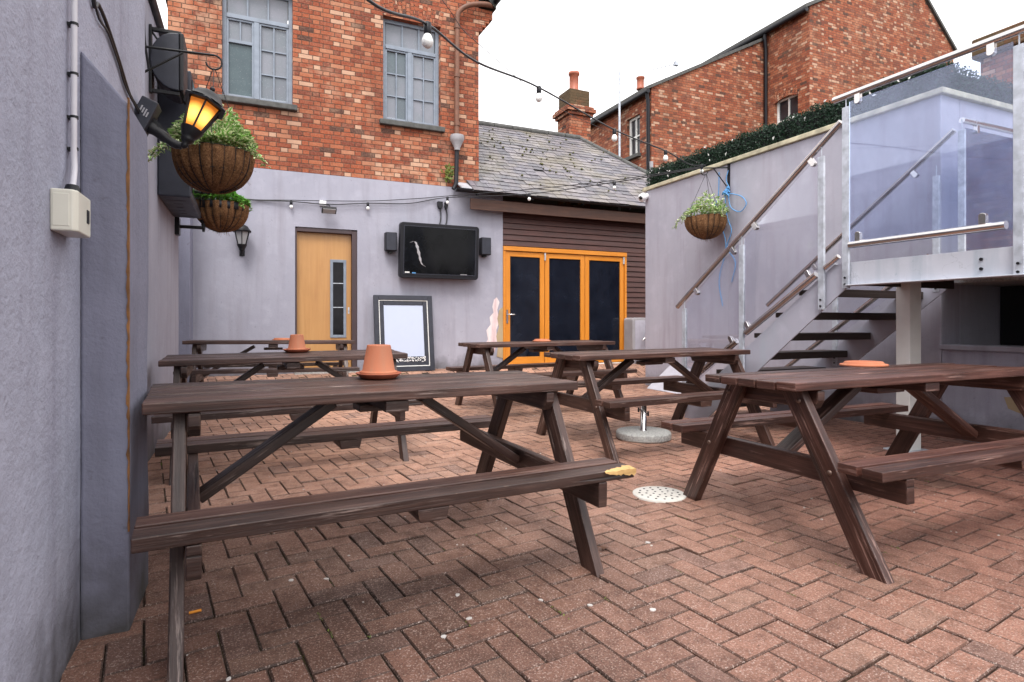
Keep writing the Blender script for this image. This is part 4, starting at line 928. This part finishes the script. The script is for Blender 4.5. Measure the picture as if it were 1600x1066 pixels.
stc = thing('steel_staircase', 'galvanised steel staircase and landing with glass balustrades and stainless handrails', 'staircase', (4.8, 4.0, .03)); OT2 = (4.8, 4.0, .03)
XN, XF = 4.18, 5.40; SLOPE = .765; DZ = 1.49; Y0 = 3.06
for x in (XN, XF):
    m = MB(); yb = 4.86
    m.prism([(Y0, DZ-.175), (Y0, DZ+.0), (Y0+.12, DZ), (yb+.05, DZ-SLOPE*(yb-Y0)+.05), (yb+.05, .03), (yb-.22, .03)], 'x', x-.006, x+.006)
    m.build('stringer', 'painted_steel', stc, .002, OT2)
rz = (DZ-.03)/8; gy = rz/SLOPE
for k in range(1, 8):
    z = DZ-rz*k; y = Y0+gy*k-.02
    m = MB(); m.obox(((XN+XF)/2, y+.10, z-.022), ((1, 0, 0), (0, 1, 0), (0, 0, 1)), ((XF-XN)/2-.008, .135, .022)); m.obox(((XN+XF)/2, y+.10-.13, z-.045), ((1, 0, 0), (0, 1, 0), (0, 0, 1)), ((XF-XN)/2-.009, .006, .02))
    m.build('tread', 'tread', stc, .003, OT2)
B(XN+.012, .4, DZ-.06, XR-.01, Y0, DZ-.004).build('landing_deck', 'tread', stc, 0, OT2)
m = MB(); m.box(XN-.012, .4, DZ-.175, XN+.01, Y0, DZ+.006); m.box(XN-.06, .4, DZ-.172, XN-.012, Y0-.01, DZ-.164); bm_ = m.build('edge_beam', 'beam', stc, .002, OT2)
for z in (DZ-.055, DZ-.115): 
    m = MB(); m.tube([(XN-.011, 2.16, z), (XN-.022, 2.16, z)], .010, 8); m.build('bolt', 'black', bm_, 0, OT2)
m = MB(); m.box(XN+.01, Y0-.06, DZ-.17, XF, Y0-.045, DZ-.06); m.box(XN+.02, 1.9, DZ-.17, XF, 1.915, DZ-.06); m.build('cross_beam', 'tread', stc, 0, OT2)
B(4.705, 2.93, .0, 4.845, 3.04, DZ-.06).build('support_column', 'white_paint', stc, .004, OT2); B(4.64, 2.87, .02, 4.90, 3.10, .036).build('column_plate', 'galv', stc, .002, OT2)
def zrail(y): return 2.551-.728*(y-3.141)
def ztube(y): return 1.42-.66*(y-3.315)-.0
posts = [(XN, 4.885, .12, zrail(4.885)-.10), (XN, 4.10, .58, zrail(4.10)-.10), (XN, 3.27, 1.14, zrail(3.27)-.10), (XN, 3.06, 1.30, 2.68), (XN, 1.955, 1.31, 2.68), (XF, 3.141, 1.30, 2.30), (XF, 4.10, .6, 1.63), (5.47, 2.98, 1.48, 2.66), (6.75, 2.98, 1.48, 2.66)]
for x, y, z0, z1 in posts:
    xx = x-.03 if x == XN else x
    m = MB(); m.box(xx-.011, y-.027, z0, xx+.011, y+.027, z1); m.box(xx-.004, y-.004, z1, xx+.004, y+.004, z1+.09); p_ = m.build('post', 'galv', stc, .003, OT2)
    for dz in (.03, .08): m = MB(); m.tube([(xx-.012, y, z0+dz), (xx-.019, y, z0+dz)], .008, 8); m.build('bolt', 'black', p_, 0, OT2)
def rail(name, a, b, r, clamps=(), cs=.03, side=-1, dirv=None, below=True):
    m = MB(); m.tube([a, b], r, 16); o = m.build(name, 'steel', stc, 0, OT2); a, b = Vector(a), Vector(b)
    for t in clamps:
        p = a.lerp(b, t); d = (b-a).normalized(); u = Vector((0, 0, -1 if below else 1)); u = (u-d*u.dot(d)).normalized(); s = d.cross(u)
        q = p+u*(r+cs*.8); m = MB(); n = 10; pts = []
        for k in range(n+1):
            an = math.pi*k/n; pts.append((cs*.62*math.cos(an), cs*.6+cs*.5*math.sin(an)))
        pts += [(-cs*.62, -cs), (cs*.62, -cs)]
        v = []
        for e in (-1, 1): v += [q+d*x+u*z+s*e*.016 for x, z in pts]
        n2 = len(pts); m.mesh(v, [tuple(range(n2)), tuple(range(2*n2-1, n2-1, -1))]+[(i, i+n2, (i+1) % n2+n2, (i+1) % n2) for i in range(n2)])
        m.build('clamp', 'steel', o, .003, OT2)
XG = XN-.03
rail('handrail', (XG, 4.995, zrail(4.995)), (XG, 3.10, zrail(3.10)), .024, (.14, .40, .54, .85), .036)
rail('handrail', (XG, 3.162, 2.765), (XG, .5, 2.765), .024, (.075, .40), .036)
rail('handrail', (XF, 4.95, zrail(4.95)), (XF, 3.0, zrail(3.0)), .024, (.3, .82), .034)
rail('handrail', (5.47, 2.98, 2.74), (7.2, 2.98, 2.74), .024, (.12, .6), .034)
rail('bottom_rail', (XG, 4.05, .945), (XG, 3.315, 1.425), .028, (.06, .93), .03, below=False)
rail('bottom_rail', (XG, 4.80, .44), (XG, 4.16, .865), .028, (.93,), .03, below=False)
rail('bottom_rail', (XG, 3.24, 1.47), (XG, 3.12, 1.55), .02, (), .03, below=False)
rail('bottom_rail', (XG, 3.03, 1.628), (XG, 2.02, 1.628), .026, (.07, .88), .034, below=False)
rail('bottom_rail', (XF, 4.75, .50), (XF, 3.2, 1.62), .024, (.3,), .03, below=False)
def gl(pts, mat='glass'):
    m = MB(); v = [Vector(p) for p in pts]; n_ = (v[1]-v[0]).cross(v[2]-v[0]).normalized()*.004
    m.mesh([p-n_ for p in v]+[p+n_ for p in v], [(0, 1, 2, 3), (7, 6, 5, 4), (0, 4, 5, 1), (1, 5, 6, 2), (2, 6, 7, 3), (3, 7, 4, 0)]); m.build('glass_panel', mat, stc, 0, OT2)
for a, b in ((4.86, 4.13), (4.07, 3.30)): gl([(XG, a, zrail(a)-.98), (XG, b, zrail(b)-.98), (XG, b, zrail(b)-.06), (XG, a, zrail(a)-.06)], 'glass_clear')
gl([(XG, 3.03, 1.60), (XG, 1.985, 1.60), (XG, 1.985, 2.71), (XG, 3.03, 2.71)]); gl([(XG, 1.925, 1.60), (XG, .5, 1.60), (XG, .5, 2.71), (XG, 1.925, 2.71)])
gl([(XF, 4.06, zrail(4.06)-.98), (XF, 3.18, zrail(3.18)-.98), (XF, 3.18, zrail(3.18)-.06), (XF, 4.06, zrail(4.06)-.06)], 'glass_clear')
gl([(5.51, 2.98, 1.6), (6.71, 2.98, 1.6), (6.71, 2.98, 2.68), (5.51, 2.98, 2.68)])

# ------------------------------------------------------------------ picnic tables
LT, WT, HT, HB, BI, BO, FE, FD = 1.782, .597, .7587, .4533, .481, .693, .111, .576
def make_table(L):
    t = bpy.data.objects.new('picnic_table', None); COL.objects.link(t); t.empty_display_size = .1
    hl = L/2; m = MB(); n = 5; pw = WT/n
    for k in range(n):
        v = -WT/2+pw*(k+.5); dl = random.uniform(-.006, .006); m.obox((dl/2, v, HT-.0195+random.gauss(0, .0016)), ((1, 0, 0), (0, 1, 0), (0, 0, 1)), (hl+dl/2, pw/2-.0058, .0195), (pk := random.uniform(.65, 1.45), pk*.97, pk*.95))
    m.build('tabletop', 'table', t, .005)
    for s in (-1, 1):
        m = MB(); w_ = .104
        for k in range(2): m.obox((random.uniform(-.004, .004), s*(BI+.053+k*.107), HB-.02), ((1, 0, 0), (0, 1, 0), (0, 0, 1)), (hl, .043, .02), (pk := random.uniform(.65, 1.45), pk*.97, pk*.95))
        b = m.build('bench_seat', 'table', t, .003)
        m = MB(); m.prism([(-.06, HB-.04), (.06, HB-.04), (.05, HB-.085), (-.05, HB-.085)], 'y', s*BI+.01 if s > 0 else s*BO+.01, s*BO-.01 if s > 0 else s*BI-.01); m.build('cleat', 'table', b, .004)
    ix = hl-FE
    for sx in (-1, 1):
        x = sx*ix
        for sy in (-1, 1):
            m = MB(); top = Vector((x, sy*.175, HT-.041)); foot = Vector((x, sy*FD, -.012)); d = (top-foot).normalized(); side = Vector((1, 0, 0)); wd = d.cross(side)
            # cut square to ground and top
            hw = .050/abs(d.z); hy_ = .050; th = .0215; v = []
            for e in (-1, 1):
                for p in (foot, top):
                    for q in (-1, 1): v.append((p.x+e*th, p.y+q*hw, p.z))
            f = [(0, 2, 3, 1), (4, 5, 7, 6), (0, 1, 5, 4), (2, 6, 7, 3), (0, 4, 6, 2), (1, 3, 7, 5)]
            ou, ov = random.uniform(0, 50), random.uniform(0, 50)
            uvs = [[((v[q][2])*1.15+ou, (v[q][1]-foot.y-(top.y-foot.y)*(v[q][2]-foot.z)/(top.z-foot.z))+v[q][0]*.7+ov) for q in ff] for ff in f]
            m.mesh(v, f, uvs); lg = m.build('leg', 'table', t, .005)
            for zz, dy in ((.375, 0), (HT-.09, 0)):
                yy = sy*(FD+(.175-FD)*(zz/HT))+dy; m = MB(); m.lathe([(.012, 0), (.010, .005), (0, .006)], (x+sx*th, yy, zz), 10, mat=Matrix.Rotation(R(90)*sx, 3, 'Y')); m.build('bolt', 'rustbolt', lg)
        xi = x-sx*.045
        m = MB(); m.obox((xi, 0, HB-.04-.052), ((0, 1, 0), (1, 0, 0), (0, 0, 1)), (BO-.012, .0215, .05)); m.build('crossbeam', 'table', t, .005)
        m = MB(); m.prism([(-.285, HT-.042), (.285, HT-.042), (.285, HT-.085), (.262, HT-.125), (-.262, HT-.125), (-.285, HT-.085)], 'x', xi-.021, xi+.021); m.build('top_bearer', 'table', t, .006)
        m = MB(); p0 = Vector((xi-sx*.02, 0, HB-.10)); p1 = Vector((sx*.20, 0, HT-.07)); m.beam(p0, p1, .090, .040); m.build('brace', 'table', t, .005)
    m = MB(); m.obox((0, 0, HT-.064), ((0, 1, 0), (1, 0, 0), (0, 0, 1)), (.275, .05, .022)); m.obox((0, 0, HT-.10), ((0, 1, 0), (1, 0, 0), (0, 0, 1)), (.06, .1, .014)); m.build('batten', 'table', t, .005)
    return t
GT = 'brown timber picnic tables'
tabs = [('near-left picnic table with a splintered bench end, nearest to the left wall buttress', (.5059, 2.5941), .0793, 1.715, .030, -.012),
        ('picnic table second along the left wall, skewed behind the nearest table', (.2893, 4.817), .0187, 1.684, .034, .012),
        ('picnic table before the wooden door, farthest along the left side', (.2533, 7.657), -.0429, 1.864, -.02, -.018),
        ('picnic table in front of the orange folding doors', (3.0957, 6.1736), .0661, 1.795, .005, .005),
        ('middle picnic table standing over the parasol base beside the stair foot', (3.1549, 4.1567), .0139, 1.753, .003, .010),
        ('large reddish brown picnic table at right in front of the steel landing', (3.1631, 2.1141), -.0296, 1.909, -.022, .010)]
tops = []; first = None
for lab, (x, y), a, L, ro, pi in tabs:
    if first is None: first = make_table(LT); o = first
    else: o = copy_tree(first)
    o.location = (x, y, gz(x, y)); o.rotation_euler = (ro*.6, -pi*.6, a); o.scale = (L/LT, 1, 1); tag(o, lab, 'picnic table', GT); tops.append(o)
    tone = {0: (1, .98, .96), 1: (.9, .92, .95), 3: (1.12, 1.06, 1), 4: (1.15, 1.08, 1.02), 5: (1.25, 1.02, .96)}.get(len(tops)-1, (1, 1, 1))
    for k_ in kids(o):
        k_.color = (*tone, 1)
        for q_ in kids(k_): q_.color = (*tone, 1)
bpy.context.view_layer.update()
# splintered end of the near bench (near table only)
near_bench = [c_ for c_ in kids(tops[0]) if c_.name.startswith('bench_seat')][0]
m = MB(); hl = LT/2; random.seed(4); v = []; n = 14
for k in range(n+1):
    t = k/n; u = hl-.16*t+.0025; wv = .050*(1-t)**.7*(.6+.6*random.random())+.004; lo = .026*(1-t)**.6*(.6+.5*random.random())+.003
    v.append((u, -BO-.0022, HB-lo)); v.append((u, -BO-.0016-.002*random.random(), HB-.002+.004*random.random())); v.append((u, -BO+wv, HB+.0018+.0035*random.random()))
f = []; uvs = []
for k in range(n):
    for q in range(2):
        ff = (k*3+q, k*3+q+1, k*3+3+q+1, k*3+3+q); f.append(ff); uvs.append([(v[i][0], v[i][1]+v[i][2]) for i in ff])
m.mesh(v, f, uvs); m.face([v[0], v[1], v[2]]); sb = m.build('splintered_edge', 'torn', near_bench); sb['label'] = 'torn pale splintered corner of the bench'

def on_table(k, x, y):
    """height of a table's top at world x, y"""
    mt = tops[k].matrix_world; n_ = mt.to_3x3() @ Vector((0, 0, 1)); p = mt @ Vector((0, 0, HT)); return p.z-(n_.x*(x-p.x)+n_.y*(y-p.y))/n_.z
def tilt(k): e = tops[k].rotation_euler; return (e.x, e.y, 0)
def saucer(k, x, y, label, r=.106, flip=False):
    t = thing('saucer', label, 'saucer', (x, y, on_table(k, x, y)+.0008), 'terracotta saucers on the tables', tilt(k)); m = MB()
    if not flip: m.lathe([(r*.72, 0), (r*.78, .002), (r*.98, .020), (r, .024), (r*.96, .025), (r*.76, .006), (0, .006)], n=40)
    else: m.lathe([(r, 0), (r*1.02, .006), (r, .012), (r*.86, .014), (r*.80, .026), (r*.74, .028), (r*.70, .024), (0, .024)], n=40)
    m.build('dish', 'terracotta_wet' if not flip else 'terracotta', t, .0012); return t
def pot(k, x, y, label, s=1.0):
    t = thing('flower_pot', label, 'flower pot', (x, y, on_table(k, x, y)+.0075), 'upturned terracotta pots', tilt(k)); m = MB()
    m.lathe([(.086*s, 0), (.087*s, .024*s), (.078*s, .027*s), (.0745*s, .03*s), (.055*s, .142*s), (.053*s, .147*s), (.014*s, .148*s), (.012*s, .14*s), (0, .14*s)], n=40); m.build('body', 'terracotta', t, .0015); return t
saucer(0, .552, 2.776, 'terracotta saucer under the larger upturned pot on the near-left table'); pot(0, .552, 2.776, 'larger upturned terracotta pot on a saucer on the near-left table')
saucer(1, .346, 5.02, 'terracotta saucer under the smaller upturned pot on the second left table', .108); pot(1, .346, 5.02, 'smaller upturned terracotta pot on the second table along the left wall', .9)
saucer(2, .36, 7.72, 'terracotta saucer alone on the table before the wooden door', .11, True)
saucer(3, 3.20, 6.30, 'terracotta saucer alone on the table in front of folding doors', .11, True)
saucer(5, 3.455, 2.43, 'bright terracotta saucers stacked upside down on the right table', .13, True)

# ------------------------------------------------------------------ things on the ground
pb = thing('parasol_base', 'round concrete parasol base with short steel tube between the tables', 'parasol base', (3.12, 4.2, gz(0, 4.2)))
m = MB(); m.lathe([(.225, 0), (.235, .01), (.235, .055), (.222, .068), (0, .070)], n=48); m.build('disc', 'concrete', pb, .002)
m = MB(); m.lathe([(.032, .07), (.030, .075), (.027, .078), (.027, .30), (.023, .30), (.022, .12)], n=20); m.build('tube', 'steel', pb)
for dz, s_ in ((.21, 1), (.25, -1)):
    m = MB(); m.tube([(s_*.026, 0, dz), (s_*.05, 0, dz)], .006, 8); m.tube([(s_*.05, 0, dz-.02), (s_*.05, 0, dz+.02)], .008, 8); m.build('knob', 'black', pb)
dc = thing('drain_cover', 'round white perforated drain cover set in the red paving', 'drain cover', (2.213, 2.826, gz(0, 2.83)))
m = MB(); m.lathe([(.155, -.008), (.155, .006), (.150, .008), (0, .009)], n=48); m.build('disc', 'drain', dc)
m = MB()
for rr, n in ((.035, 5), (.075, 10), (.115, 15)):
    for k in range(n): a = 2*math.pi*(k+.3)/n; m.lathe([(.007, .0082), (.0068, .0100), (0, .0101)], (rr*math.cos(a), rr*math.sin(a), 0), 8)
m.build('drain_holes', 'dark', dc)
random.seed(33)
m = MB(); G0 = [(.579, 1.85), (.695, 1.925), (.714, 2.106), (.983, 1.945), (1.13, 1.838), (1.318, 1.72), (1.691, 2.244), (1.683, 2.205), (.279, 2.444), (.15, 2.488), (-.056, 1.88)]
pts = [(x, y, random.uniform(.008, .013)) for x, y in G0]+[(random.uniform(-.3, 5), random.uniform(1.6, 7.5), random.uniform(.002, .0065)) for _ in range(260)]
for x, y, r in pts:
    a0 = random.uniform(0, 6.28); n = 9; e = random.uniform(.5, 1); ring = []
    for k in range(n): a = 2*math.pi*k/n; q = r*random.uniform(.8, 1.15); dx, dy = q*math.cos(a), q*e*math.sin(a); ring.append((x+dx*math.cos(a0)-dy*math.sin(a0), y+dx*math.sin(a0)+dy*math.cos(a0)))
    z = gz(x, y)+.0022; m.mesh([(p[0], p[1], z) for p in ring]+[(x, y, z+.0005)]+[(p[0], p[1], z-.004) for p in ring], [(k, (k+1) % n, n) for k in range(n)]+[(k+n+1, (k+1) % n+n+1, (k+1) % n, k) for k in range(n)])
o = m.build('gum_spots', 'gum', None, 0); o['kind'] = 'stuff'; tag(o, 'pale trodden gum spots and specks scattered over the red paving', 'gum')
m = MB(); p = Vector((-.194, 2.338, gz(0, 2.34)+.009)); m.tube([p, p+Vector((.038, .006, 0))], .005, 8); o = m.build('cigarette_end', 'orange', None, 0, p); tag(o, 'orange cigarette end lying on the paving by the left table leg', 'cigarette end')
m = MB(); leaf(m, (1.437, 2.24, gz(0, 2.2)+.006), (1, .3, .15), (0, 0, 1), .05, .03, None); leaf(m, (1.45, 2.24, gz(0, 2.2)+.008), (-.4, .5, .25), (0, 0, 1), .035, .022, None); o = m.build('dead_leaf', 'dry_leaf', None, 0, (1.44, 2.24, .02), fixn=False); tag(o, 'brown dead leaf on the paving near the drain cover', 'leaf')
m = MB(); spots = [(-.62, 5.1)]*14+[(-.62, 4.8)]*8+[(2.2, 2.0), (2.0, 2.05), (2.45, 2.1), (2.9, 1.9), (2.6, 1.65), (2.3, 1.75), (1.9, 1.6), (.72, 1.9), (.95, 1.86), (.8, 1.75), (.15, 1.98), (.33, 1.92), (2.9, 2.1), (5.4, 6.6), (5.5, 7.0), (5.5, 6.8)]
for _ in range(75): spots.append((random.uniform(0, 4.5), random.uniform(1.5, 4.0)))
for x, y in spots:
    # nearest joint line: weeds root along the block joints
    X, Y = x*ca+y*sa, -x*sa+y*ca; X = round(X/U)*U; x, y = X*ca-Y*sa, X*sa+Y*ca
    for k in range(random.randint(3, 9)):
        a = random.uniform(0, 6.28); s_ = random.uniform(.005, .013); q = random.gauss(0, .02); leaf(m, (x-sa*q, y+ca*q, gz(x, y)-.003), (math.cos(a), math.sin(a), random.uniform(.4, 1.6)), (0, 0, 1), s_, s_*.5, (random.random(), random.random(), 0))
o = m.build('weeds', 'weed', None, 0, fixn=False); o['kind'] = 'stuff'; tag(o, 'tiny green weeds growing in the paving joints', 'weeds')
# white folded board against the right wall
wb = MB(); q = [(5.36, 7.14, .06), (5.36, 6.40, .055), (5.595, 6.42, .39), (5.595, 6.90, .41)]
wb.mesh(q+[(x+.02, y, z-.014) for x, y, z in q], [(0, 1, 2, 3), (7, 6, 5, 4), (0, 4, 5, 1), (1, 5, 6, 2), (2, 6, 7, 3), (3, 7, 4, 0)])
o = wb.build('white_board', 'pale_board', None, .004, (5.5, 6.5, .06)); tag(o, 'white painted board leaning against the foot of the right wall', 'board')

# ------------------------------------------------------------------ wall-mounted things at the back
tv = thing('television', 'large black weatherproof television on the rendered wall between two small speakers', 'television', (2.79, 9.12, 2.17), None, (R(4), 0, 0))
def rrect(x0, z0, x1, z1, r, n=5):
    out = []
    for cx, cz, a0 in ((x1-r, z1-r, 0), (x0+r, z1-r, 90), (x0+r, z0+r, 180), (x1-r, z0+r, 270)):
        for k in range(n+1): a = R(a0+90*k/n); out.append((cx+r*math.cos(a), cz+r*math.sin(a)))
    return out
m = MB(); m.prism(rrect(-.655, -.435, .655, .435, .05), 'y', -.05, .07); m.build('casing', 'black_plastic', tv, .012, seg=3)
m = MB(); a, b, c_, d_ = -.60, -.375, .60, .385; t_ = .012
for q in ((a, b, c_, b+t_), (a, d_-t_, c_, d_), (a, b+t_, a+t_, d_-t_), (c_-t_, b+t_, c_, d_-t_)): m.box(q[0], -.058, q[1], q[2], -.0505, q[3])
m.build('bezel', 'charcoal', tv, .002)
B(a+t_, -.055, b+t_, c_-t_, -.0512, d_-t_).build('screen', 'screen', tv)
B(-.575, -.057, -.355, -.50, -.0552, -.335).build('white_sticker', 'white_paint', tv); B(-.46, -.057, -.36, -.40, -.0552, -.345).build('blue_sticker', 'rope', tv)
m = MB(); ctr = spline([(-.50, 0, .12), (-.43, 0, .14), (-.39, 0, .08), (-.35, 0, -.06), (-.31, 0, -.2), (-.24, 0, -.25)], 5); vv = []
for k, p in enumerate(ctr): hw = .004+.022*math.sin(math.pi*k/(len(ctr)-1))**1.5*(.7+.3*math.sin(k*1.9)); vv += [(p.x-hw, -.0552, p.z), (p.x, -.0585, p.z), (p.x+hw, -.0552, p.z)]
m.mesh(vv, [(3*k+q, 3*k+q+1, 3*k+q+4, 3*k+q+3) for k in range(len(ctr)-1) for q in (0, 1)]); m.build('reflection_streak', 'grey_plastic', tv)  # pale raised strip shaped and coloured as a bright reflection on the screen
m = MB()
for k in range(9): m.box(.34+k*.013, -.0568, -.362, .349+k*.013, -.0552, -.350)
m.build('badge', 'grey_plastic', tv)
m = B(-.2, .07, -.15, .2, .16, .15); m.build('wall_mount', 'black', tv)
def little_speaker(label, x0, x1, z0, z1):
    t = thing('small_speaker', label, 'speaker', ((x0+x1)/2, 9.2, (z0+z1)/2), 'small black speakers beside the television'); og = t.location
    B(x0, 9.13, z0, x1, 9.255, z1).build('cabinet', 'black_plastic', t, .012, og, 3); B(x0+.012, 9.122, z0+.012, x1-.012, 9.129, z1-.012).build('grille', 'charcoal', t, .003, og)
    B((x0+x1)/2-.03, 9.19, z0-.03, (x0+x1)/2+.03, 9.285, z0-.001).build('mount', 'black', t, .004, og)
little_speaker('small black speaker left of the television', 1.925, 2.105, 2.15, 2.44); little_speaker('small black speaker right of the television', 3.515, 3.69, 2.16, 2.45)
for x, z, lab in ((2.835, 2.95, 'left black power plug above the television with its cable'), (2.94, 2.95, 'right black power plug above the television with its cable')):
    t = thing('power_plug', lab, 'plug', (x, 9.26, z), 'black plugs above the television'); og = t.location
    w_ = .042 if x < 2.9 else .026
    m = MB(); m.prism([(x-w_, z+.055), (x+w_, z+.055), (x+w_, z-.02), (x+w_*.5, z-.06), (x-w_*.5, z-.06), (x-w_, z-.02)], 'y', 9.22, 9.281); m.build('socket', 'black_plastic', t, .006, og)
    m = MB(); m.tube(spline([(x, 9.25, z-.05), (x+.015, 9.25, z-.14), (x+.01, 9.245, z-.25), (x-.01, 9.24, z-.34), (x, 9.2, z-.42)], 5), .011, 8); m.build('cable', 'cable', t, 0, og)
fl = thing('flood_light', 'small black flood light on a white box above the wooden door', 'flood light', (1.05, 9.22, 2.75)); og = fl.location
B(.955, 9.235, 2.79, 1.055, 9.282, 2.87).build('junction_box', 'white_plastic', fl, .006, og)
m = MB(); m.obox((1.085, 9.16, 2.715), ((1, 0, 0), (0, .8, -.6), (0, .6, .8)), (.105, .055, .022)); m.build('body', 'black', fl, .006, og)
m = MB(); m.obox((1.085, 9.142, 2.696), ((1, 0, 0), (0, .8, -.6), (0, .6, .8)), (.09, .045, .0035)); m.build('lens', 'lantern_glass', fl, .001, og)
m = MB(); m.tube(spline([(1.05, 9.26, 2.82), (1.10, 9.24, 2.80), (1.10, 9.2, 2.74)], 5), .008, 6); m.build('bracket', 'black', fl, 0, og)
# display board leaning on the wall
bd = thing('display_board', 'charcoal framed display board with blank pale panel leaning on the wall', 'display board', (2.215, 9.03, gz(0, 9.03)), None, (R(-9.0), 0, 0))
W_, H_ = .465, 1.20
def frame_(w0, z0, w1, z1, t_, y0, y1, name, mat, bev=.004):
    m = MB(); m.box(-w1, y0, z0, -w1+t_, y1, z1); m.box(w1-t_, y0, z0, w1, y1, z1); m.box(-w1+t_, y0, z1-t_, w1-t_, y1, z1); m.box(-w1+t_, y0, z0, w1-t_, y1, z0+t_); return m.build(name, mat, bd, bev)
frame_(0, .0, W_, H_, .075, -.03, .02, 'frame', 'charcoal'); frame_(0, .075, W_-.075, H_-.075, .013, -.02, .018, 'white_line', 'white_paint', .001); frame_(0, .088, W_-.088, H_-.088, .065, -.014, .016, 'inner_frame', 'charcoal', .006)
B(-W_+.15, -.004, .23, W_-.15, .012, H_-.15).build('panel', 'board_white', bd)
B(-W_+.15, -.003, .15, W_-.15, .011, .23).build('caption_strip', 'charcoal', bd)
m = MB(); random.seed(12)
for row, zc in ((0, .205), (1, .165)):
    x = -.27
    while x < .29:
        w_ = random.uniform(.02, .045); h_ = random.uniform(.022, .04); pts = [(x+w_*random.random(), -.0165, zc+h_*(random.random()-.5)*1.3) for _ in range(5)]
        m.tube(spline(pts, 4), .0042, 5); x += w_*.9
m.build('chalk_scrawl', 'chalk', bd)
for s_ in (-1, 1): B(s_*(W_-.04)-.03, -.028, -.03, s_*(W_-.04)+.03, .018, -.001).build('foot', 'charcoal', bd, .003)
# grey cabinet with tap at the right end of the doors
gb = thing('utility_cabinet', 'grey rounded utility cabinet beside the orange folding doors', 'cabinet', (6.9, 9.1, .3)); og = gb.location
m = MB(); m.prism(rrect(6.43, .17, 7.35, 1.12, .05), 'y', 8.98, 9.26); m.build('body', 'grey_plastic', gb, .012, og)
m = MB(); m.prism(rrect(6.48, .22, 7.30, 1.07, .03), 'y', 8.972, 8.979); m.build('door', 'render_right', gb, .003, og)
m = MB(); m.tube(spline([(6.78, 8.93, .80), (6.72, 8.90, .76), (6.64, 8.9, .74), (6.60, 8.9, .70)], 5), .018, 8); m.tube([(6.78, 8.97, .80), (6.78, 8.88, .80)], .03, 10); m.build('tap', 'steel', gb, 0, og)
m = MB(); m.tube(spline([(6.80, 8.92, .84), (6.74, 8.88, .90), (6.82, 8.86, .95), (6.90, 8.88, .86), (6.82, 8.9, .80), (6.85, 8.9, .5), (6.86, 8.9, .25)], 6), .045, 8); m.build('hose', 'black_plastic', gb, 0, og)
# security camera on the wall end
sc_ = thing('security_camera', 'white dome security camera at the end of the right wall', 'camera', (5.55, 7.5, 2.96)); og = sc_.location
m = MB(); m.lathe([(0, -.07), (.04, -.06), (.062, -.03), (.066, 0), (.06, .035), (.045, .05)], (5.53, 7.46, 2.96), 20, mat=Matrix.Rotation(R(60), 3, 'Y')); m.build('housing', 'white_plastic', sc_, 0, og)
m = MB(); m.tube([(5.62, 7.46, 2.99), (5.56, 7.46, 2.97)], .045, 12); m.build('base', 'white_plastic', sc_, 0, og)
m = MB(); m.lathe([(0, -.03), (.025, -.02), (.03, 0)], (5.475, 7.43, 2.945), 14, mat=Matrix.Rotation(R(60), 3, 'Y')); m.build('lens', 'black', sc_, 0, og)

# ------------------------------------------------------------------ festoon lights
def festoon(name, label, pts, bulbs, r, second=None, s=1.0):
    t = thing(name, label, 'string lights', pts[len(pts)//2], 'festoon light strings'); og = t.location
    m = MB(); m.tube(spline(pts, 8), r, 6)
    if second: m.tube(spline(second, 8), r*.3 if s == 1.0 else r*.8, 6)
    m.build('cable', 'cable', t, 0, og)
    for p in bulbs:
        p = Vector(p); m = MB(); m.lathe([(.012, .012), (.021, .004), (.021, -.03), (.018, -.05), (.016, -.052)], p, 12); k = m.build('lamp_holder', 'black_plastic', t, 0, og)
        m = MB(); m.lathe([(.014*s, -.050), (.021*s, -.060), (.0295*s, -.078*s-.005), (.030*s, -.09*s-.005), (.024*s, -.107*s-.005), (.012*s, -.117*s-.005), (0, -.120*s-.005)], p, 16); m.build('bulb', 'bulb', k, 0, og)
up = [(-.49, 1.3, 2.62), (.0, 1.95, 2.42), (.459, 2.533, 2.413), (.844, 2.974, 2.592), (1.374, 3.657, 2.767), (2.244, 4.474, 3.035), (3.509, 5.224, 3.067), (4.518, 5.65, 3.077), (5.1, 5.9, 3.04), (5.40, 5.95, 3.075)]
festoon('festoon_lights', 'upper festoon string of white bulbs crossing the yard against the sky', up, [up[3], up[5], up[6], up[7]], .0075, [(-.49, 1.3, 2.66), (.90, 3.02, 2.80), (1.42, 3.70, 2.90), (2.9, 4.95, 3.02), (5.40, 5.97, 3.09)])
lo = [(-.6, 6.85, 2.76), (-.25, 8.8, 2.76), (-.043, 9.22, 2.79), (.557, 9.23, 2.815), (1.099, 9.23, 2.815), (1.671, 9.23, 2.88), (2.324, 9.22, 2.93), (2.93, 9.15, 3.06), (3.905, 8.113, 3.0), (4.811, 7.162, 3.06), (5.40, 6.05, 3.06)]
lo2 = [(-.6, 6.85, 2.78), (-.2, 8.8, 2.79), (-.043, 9.23, 2.80), (.557, 9.24, 2.835), (1.6, 9.24, 2.91), (2.324, 9.23, 3.0), (2.93, 9.15, 3.085), (3.905, 8.113, 3.07), (4.811, 7.162, 3.09), (5.42, 6.05, 3.08)]
festoon('festoon_lights', 'lower festoon string of bulbs along the rendered wall and over the slate eaves', lo, [lo[3], lo[5], lo[7], lo[8], lo[9], (5.40, 6.02, 3.09)], .008, lo2, .85)
print('objects', len(bpy.data.objects))
